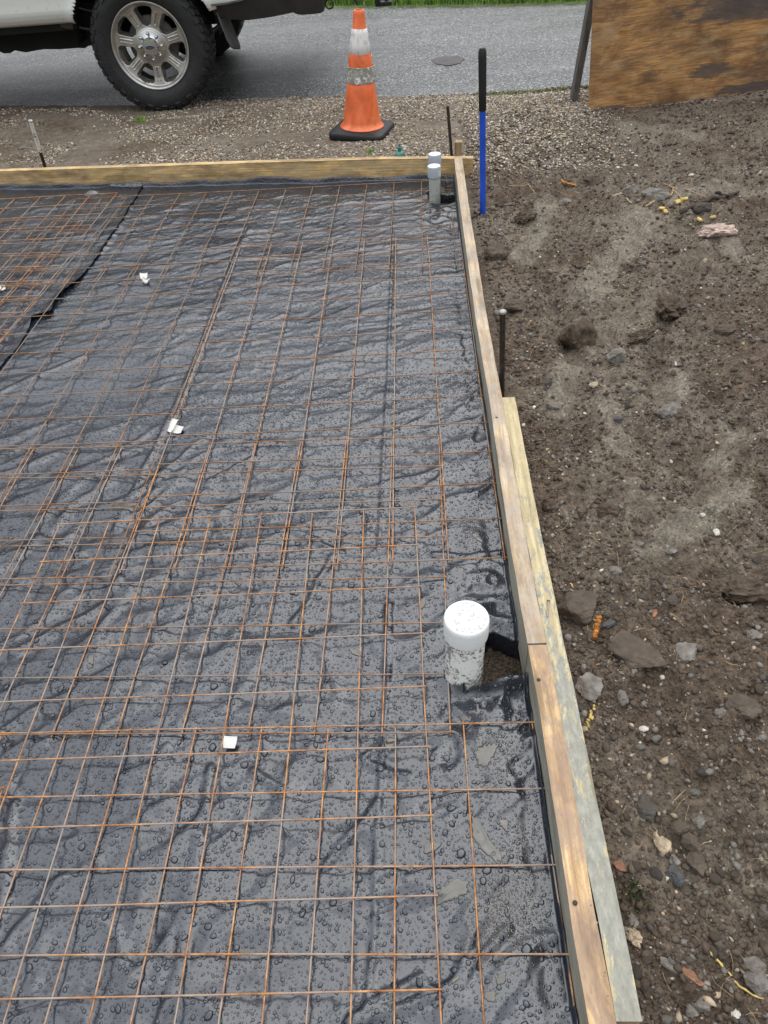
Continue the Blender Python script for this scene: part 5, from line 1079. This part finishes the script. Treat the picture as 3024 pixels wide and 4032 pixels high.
root('root', [[cz('6', 1232, 1410), cz('6', 1300, 1500), cz('6', 1400, 1610), cz('6', 1470, 1700), cz('6', 1560, 1760), cz('6', 1700, 1810)]], M['root_yellow'], 'long thin yellow root lying in the dirt in the bottom right corner', r=.0026)
root('root', [[r3(402, 968), r3(440, 1040), r3(500, 1110), r3(540, 1170), r3(548, 1250)], [r3(500, 1120), r3(470, 1200)], [r3(500, 1190), r3(515, 1320)]], M['root_yellow'], 'crooked yellow root hanging over the large square stone', r=.0022)
m = MB(); p, q = strand([r3(580, 1175), r3(570, 1240), r3(548, 1325)], .0065, .002, 22, None, 5); q = [.0065*(1+.35*math.sin(k*1.9)) for k in range(22)]; m.tube(p, q, 9); tag(m.build('root_stub', M['root_orange'], None, 60), 'short shaggy orange root stub below the large square stone', 'root')
root('root', [[r3(560, 1490), r3(640, 1475), r3(660, 1440), r3(668, 1405)], [r3(670, 1355), r3(720, 1295)]], M['root_tan'], 'bent tan root left of the flat slab', r=.0020)
root('twig', [[r3(655, 370), r3(560, 440), r3(505, 500), r3(495, 560), r3(520, 640)]], M['twig_dark'], 'curved grey brown twig in the dirt right of the boards', 'twig', r=.0023)
root('twig', [[r3(695, 1560), r3(680, 1650), r3(690, 1760)]], M['twig_dark'], 'half buried straight twig left of the egg shaped stone', 'twig', r=.0024)
m = MB(); g = random.Random(4)
for k in range(9):
    t = k/8; c = zground(r3(548-50*t+8*math.sin(k*2), 1750+145*t), .004); m.box(tuple(c), (g.uniform(.006, .011), g.uniform(.005, .009), .005), Matrix.Rotation(g.uniform(0, 3), 3, 'Z') @ Matrix.Rotation(g.uniform(-.5, .5), 3, 'X'), .0012)
tag(m.build('root_bark', M['root_yellow'], None), 'string of broken bright yellow root flakes beside the splice board', 'root')
root('root', [[rt(880, 180), rt(960, 130), rt(1040, 100), rt(1060, 60), rt(1000, 40)], [rt(1060, 80), rt(1110, 150), rt(1140, 110)], [rt(1130, 90), rt(1260, 130)], [rt(960, 210), rt(1000, 180), rt(1050, 190)]], M['root_tan'], 'tangle of tan roots at the far right beside grey stones', r=.0065)
root('root', [[rt(665, 130), rt(720, 110), rt(760, 130), rt(790, 155)]], M['stone_tan'], 'crusty whitish root left of the tan tangle', r=.006)
g = random.Random(9)
for a, b, sz in ((1010, 195, .035), (1090, 160, .05), (1130, 130, .04), (980, 205, .03), (1235, 210, .035), (1320, 200, .028)):
    m = MB(); c = zground(rt(a, b), .012); m.box(tuple(c), (sz, sz*.5, .012), Matrix.Rotation(g.uniform(0, 3), 3, 'Z') @ Matrix.Rotation(g.uniform(-.5, .5), 3, 'X'), .003)
    tag(m.build('bark_splinter', M['root_yellow'], None), 'yellow splinter of bark by the tan root tangle', 'bark', 'yellow bark splinters')
root('stick', [[rt(1100, 210), rt(1200, 170), rt(1300, 135), rt(1380, 110), rt(1470, 88)], [rt(1330, 125), rt(1350, 70)], [rt(1340, 125), rt(1430, 140)]], M['twig_dark'], 'thick dark stick with stubs at the far right of the dirt', 'stick', r=.013)
root('root', [[cz('u', 300, 1105), cz('u', 360, 1125), cz('u', 440, 1150)]], M['root_orange'], 'short orange brown root piece on the gravel edge', r=.008)
root('root', [[cz('u', 0, 1222), cz('u', 100, 1235), cz('u', 125, 1210), cz('u', 180, 1235), cz('u', 250, 1265)]], M['root_tan'], 'thin wavy tan root in the dark soil right of the blue pole', r=.003)
root('root', [[cz('z1', 985, 995), cz('z1', 1060, 950), cz('z1', 1100, 910), cz('z1', 1145, 865)]], M['twig_dark'], 'black root crossing in front of the blue pole foot', r=.006)
root('root', [[cz('z1', 1225, 845), cz('z1', 1350, 860), cz('z1', 1430, 880), cz('z1', 1500, 915)]], M['twig_dark'], 'dark thin root right of the blue pole', r=.004)
root('root', [[r3(1255, 945), r3(1340, 950), r3(1400, 985), r3(1480, 1090)], [r3(1440, 920), r3(1500, 905)]], M['root_tan'], 'fine tan rootlet at the soil lip near the right edge', r=.0014)
root('root', [[r4(1180, 715), r4(1220, 690), r4(1286, 675)], [r4(1095, 860), r4(1110, 800)]], M['root_tan'], 'thin tan root running over the lower stone cluster', r=.0013)
GST = 'dry straws on the dirt'
root('straw', [[r4(475, 528), r4(620, 485)]], M['straw'], 'pale straw lying just left of the olive stone', 'straw', .0011, GST)
root('straw', [[r4(955, 348), r4(1068, 232)]], M['straw'], 'thin straw right of the triangular dark stone', 'straw', .0009, GST)
root('straw', [[r3(1050, 265), r3(1100, 310), r3(1170, 350)]], M['straw'], 'faint bent straw in the upper middle of the dirt', 'straw', .0011, GST)
root('straw', [[r3(1365, 215), r3(1390, 190), r3(1412, 185)]], M['straw'], 'short pale straw near the upper right', 'straw', .0013, GST)
root('straw', [[r3(1305, 1290), r3(1310, 1240), r3(1340, 1290)]], M['root_orange'], 'little orange hooked rootlet right of the flat slab', 'root', .0012)
for k in range(60):
    pass
# hair-like rootlets everywhere
mm = MB(); g = random.Random(12)
for k in range(520):
    y = .15+4.4*g.random()**1.4; x = float(xin(y))+.09+g.random()*(.35+.7*y); a = g.uniform(0, 6.28); L_ = g.uniform(.012, .040)*(1+.3*y); c = g.uniform(-40, 40); P = []
    for s in range(5): P.append(Vector((x, y, float(zt(x, y))+.003+.004*math.sin(s*.8)))); x += math.cos(a)*L_/4; y += math.sin(a)*L_/4; a += c*L_/4
    mm.tube(P, .00045*(1+.45*y), 4, False, g.choice([0, 0, 1]))
tag(mm.build('rootlets', [M['root_tan'], M['twig_dark']], None), kind='stuff')
def tuft(px, n, h, w, rad, mats, label, name='grass_tuft', cat='grass tuft'):
    c = zground(px, 0); P = np.stack([c.x+rng.normal(0, rad, n), c.y+rng.normal(0, rad*1.2, n), np.zeros(n)], 1); P[:, 2] = zt(P[:, 0], P[:, 1]); return tag(blades(name, P, h, w, mats, 1.0), label, cat)
tuft(r4(640, 1130), 90, .020, .0008, .012, [M['grass_dark'], M['grass'], M['grass_dark']], 'small dark green tuft of grass beside the lower splice board')
tuft((305, 262), 60, .03, .004, .016, [M['grass_bright'], M['grass']], 'little green weed on the gravel in front of the rear wheel', 'weed', 'weed')
tuft((800, 330), 50, .02, .004, .014, [M['grass'], M['grass_bright']], 'flat green weed just beyond the far board left of the bottle', 'weed', 'weed')
c_ = gp(*cz('m', 1190, -620), .02); P_ = np.stack([c_[0]+rng.normal(0, .09, 90), c_[1]+rng.normal(0, .1, 90), np.zeros(90)], 1); P_[:, 2] = zt(P_[:, 0], P_[:, 1]); tag(blades('grass_sprigs', P_, .02, .002, [M['grass'], M['grass_bright']], 1.), kind='stuff')
# thin moss line of grass at the near road edge on the right
n = 1500; x = rng.uniform(.9, 1.9, n); y = yroad(x)-.02+rng.normal(0, .04, n); tag(blades('edge_grass', np.stack([x, y, zt(x, y)], 1), .018, .002, [M['grass_dark'], M['grass'], M['straw']], 1.2), kind='stuff')
# nail on the splice board
m = MB(); a = Vector(gp(*r3(258, 1080), .128)); b = Vector(gp(*r3(252, 1185), .1245)); m.tube([b, b.lerp(a, .08), a], [.0004, .0016, .0016], 10); d = (a-b).normalized(); m.tube([a, a+d*.0016], [.0042, .0042], 14)
tag(m.build('nail', M['steel_light'], None, 50), 'shiny nail lying on top of the splice board', 'nail')
# dried leaves and grit on the board tops
n = 420; t = rng.uniform(0, 1, n); y = -.3+t*4.4; x = xin(y)+.0395+rng.normal(0, .0015, n); r = rng.uniform(.0008, .0022, n)
tag(scatter('grit_on_boards', np.stack([x, y, np.full(n, .1215)], 1), r, [M['silt'], M['stone_tan'], M['soil_clod']], [.4, .15, .45]), kind='stuff')
# wet oval patch on the road, mottled reddish and grey-green
c = gp(968, 132, -.01); V = [(c[0], c[1], 0)]; n = 48
for k in range(n): a = 2*math.pi*k/n; q = 1+.07*math.sin(3*a)+.05*math.sin(7*a+1); V.append((c[0]+.130*q*math.cos(a), c[1]+.15*q*math.sin(a), 0))
V = [(x, y, -.004+.0) for x, y, z in V]
nm = NT('reddish_patch'); cc = nm.ramp(nm.noise(7, 4, .6), [(.42, (.050, .016, .016)), (.55, (.045, .048, .042)), (.68, (.075, .040, .034))]); nm.set(cc, .28, 0, .6); nm.bump(nm.noise(90, 4), .3, .002)
o = mk('road_patch', V+[(x, y, -.03) for x, y, z in V[1:]], [(0, 1+k, 1+(k+1) % n) for k in range(n)]+[(1+k, 1+n+k, 1+n+(k+1) % n, 1+(k+1) % n) for k in range(n)], nm.m, None); tag(o, 'round reddish wet patch on the asphalt right of the cone', 'cover')

for k, (px, wood) in enumerate(((cz('z4', 138, 1188), 'orange'), (cz('z2', 1235, 1010), 'orange'), (cz('z3', 312, 893), 'long'))):
    p_ = gp(*px, .1245); o = MB().lathe([(.0, .0012), (.0035, .0011), (.0042, .0003), (.0042, -.002)], tuple(p_), 14).build('nail_head', M['steel_dark'], None, 50)
    par = [q for q in bpy.data.objects if q.name.startswith('form_board')][1 if wood == 'orange' else 0]; o.parent = par

for o in tk.children:
    if not o.name.startswith('wheel') or 'liner' in o.name: o.location.z += .032
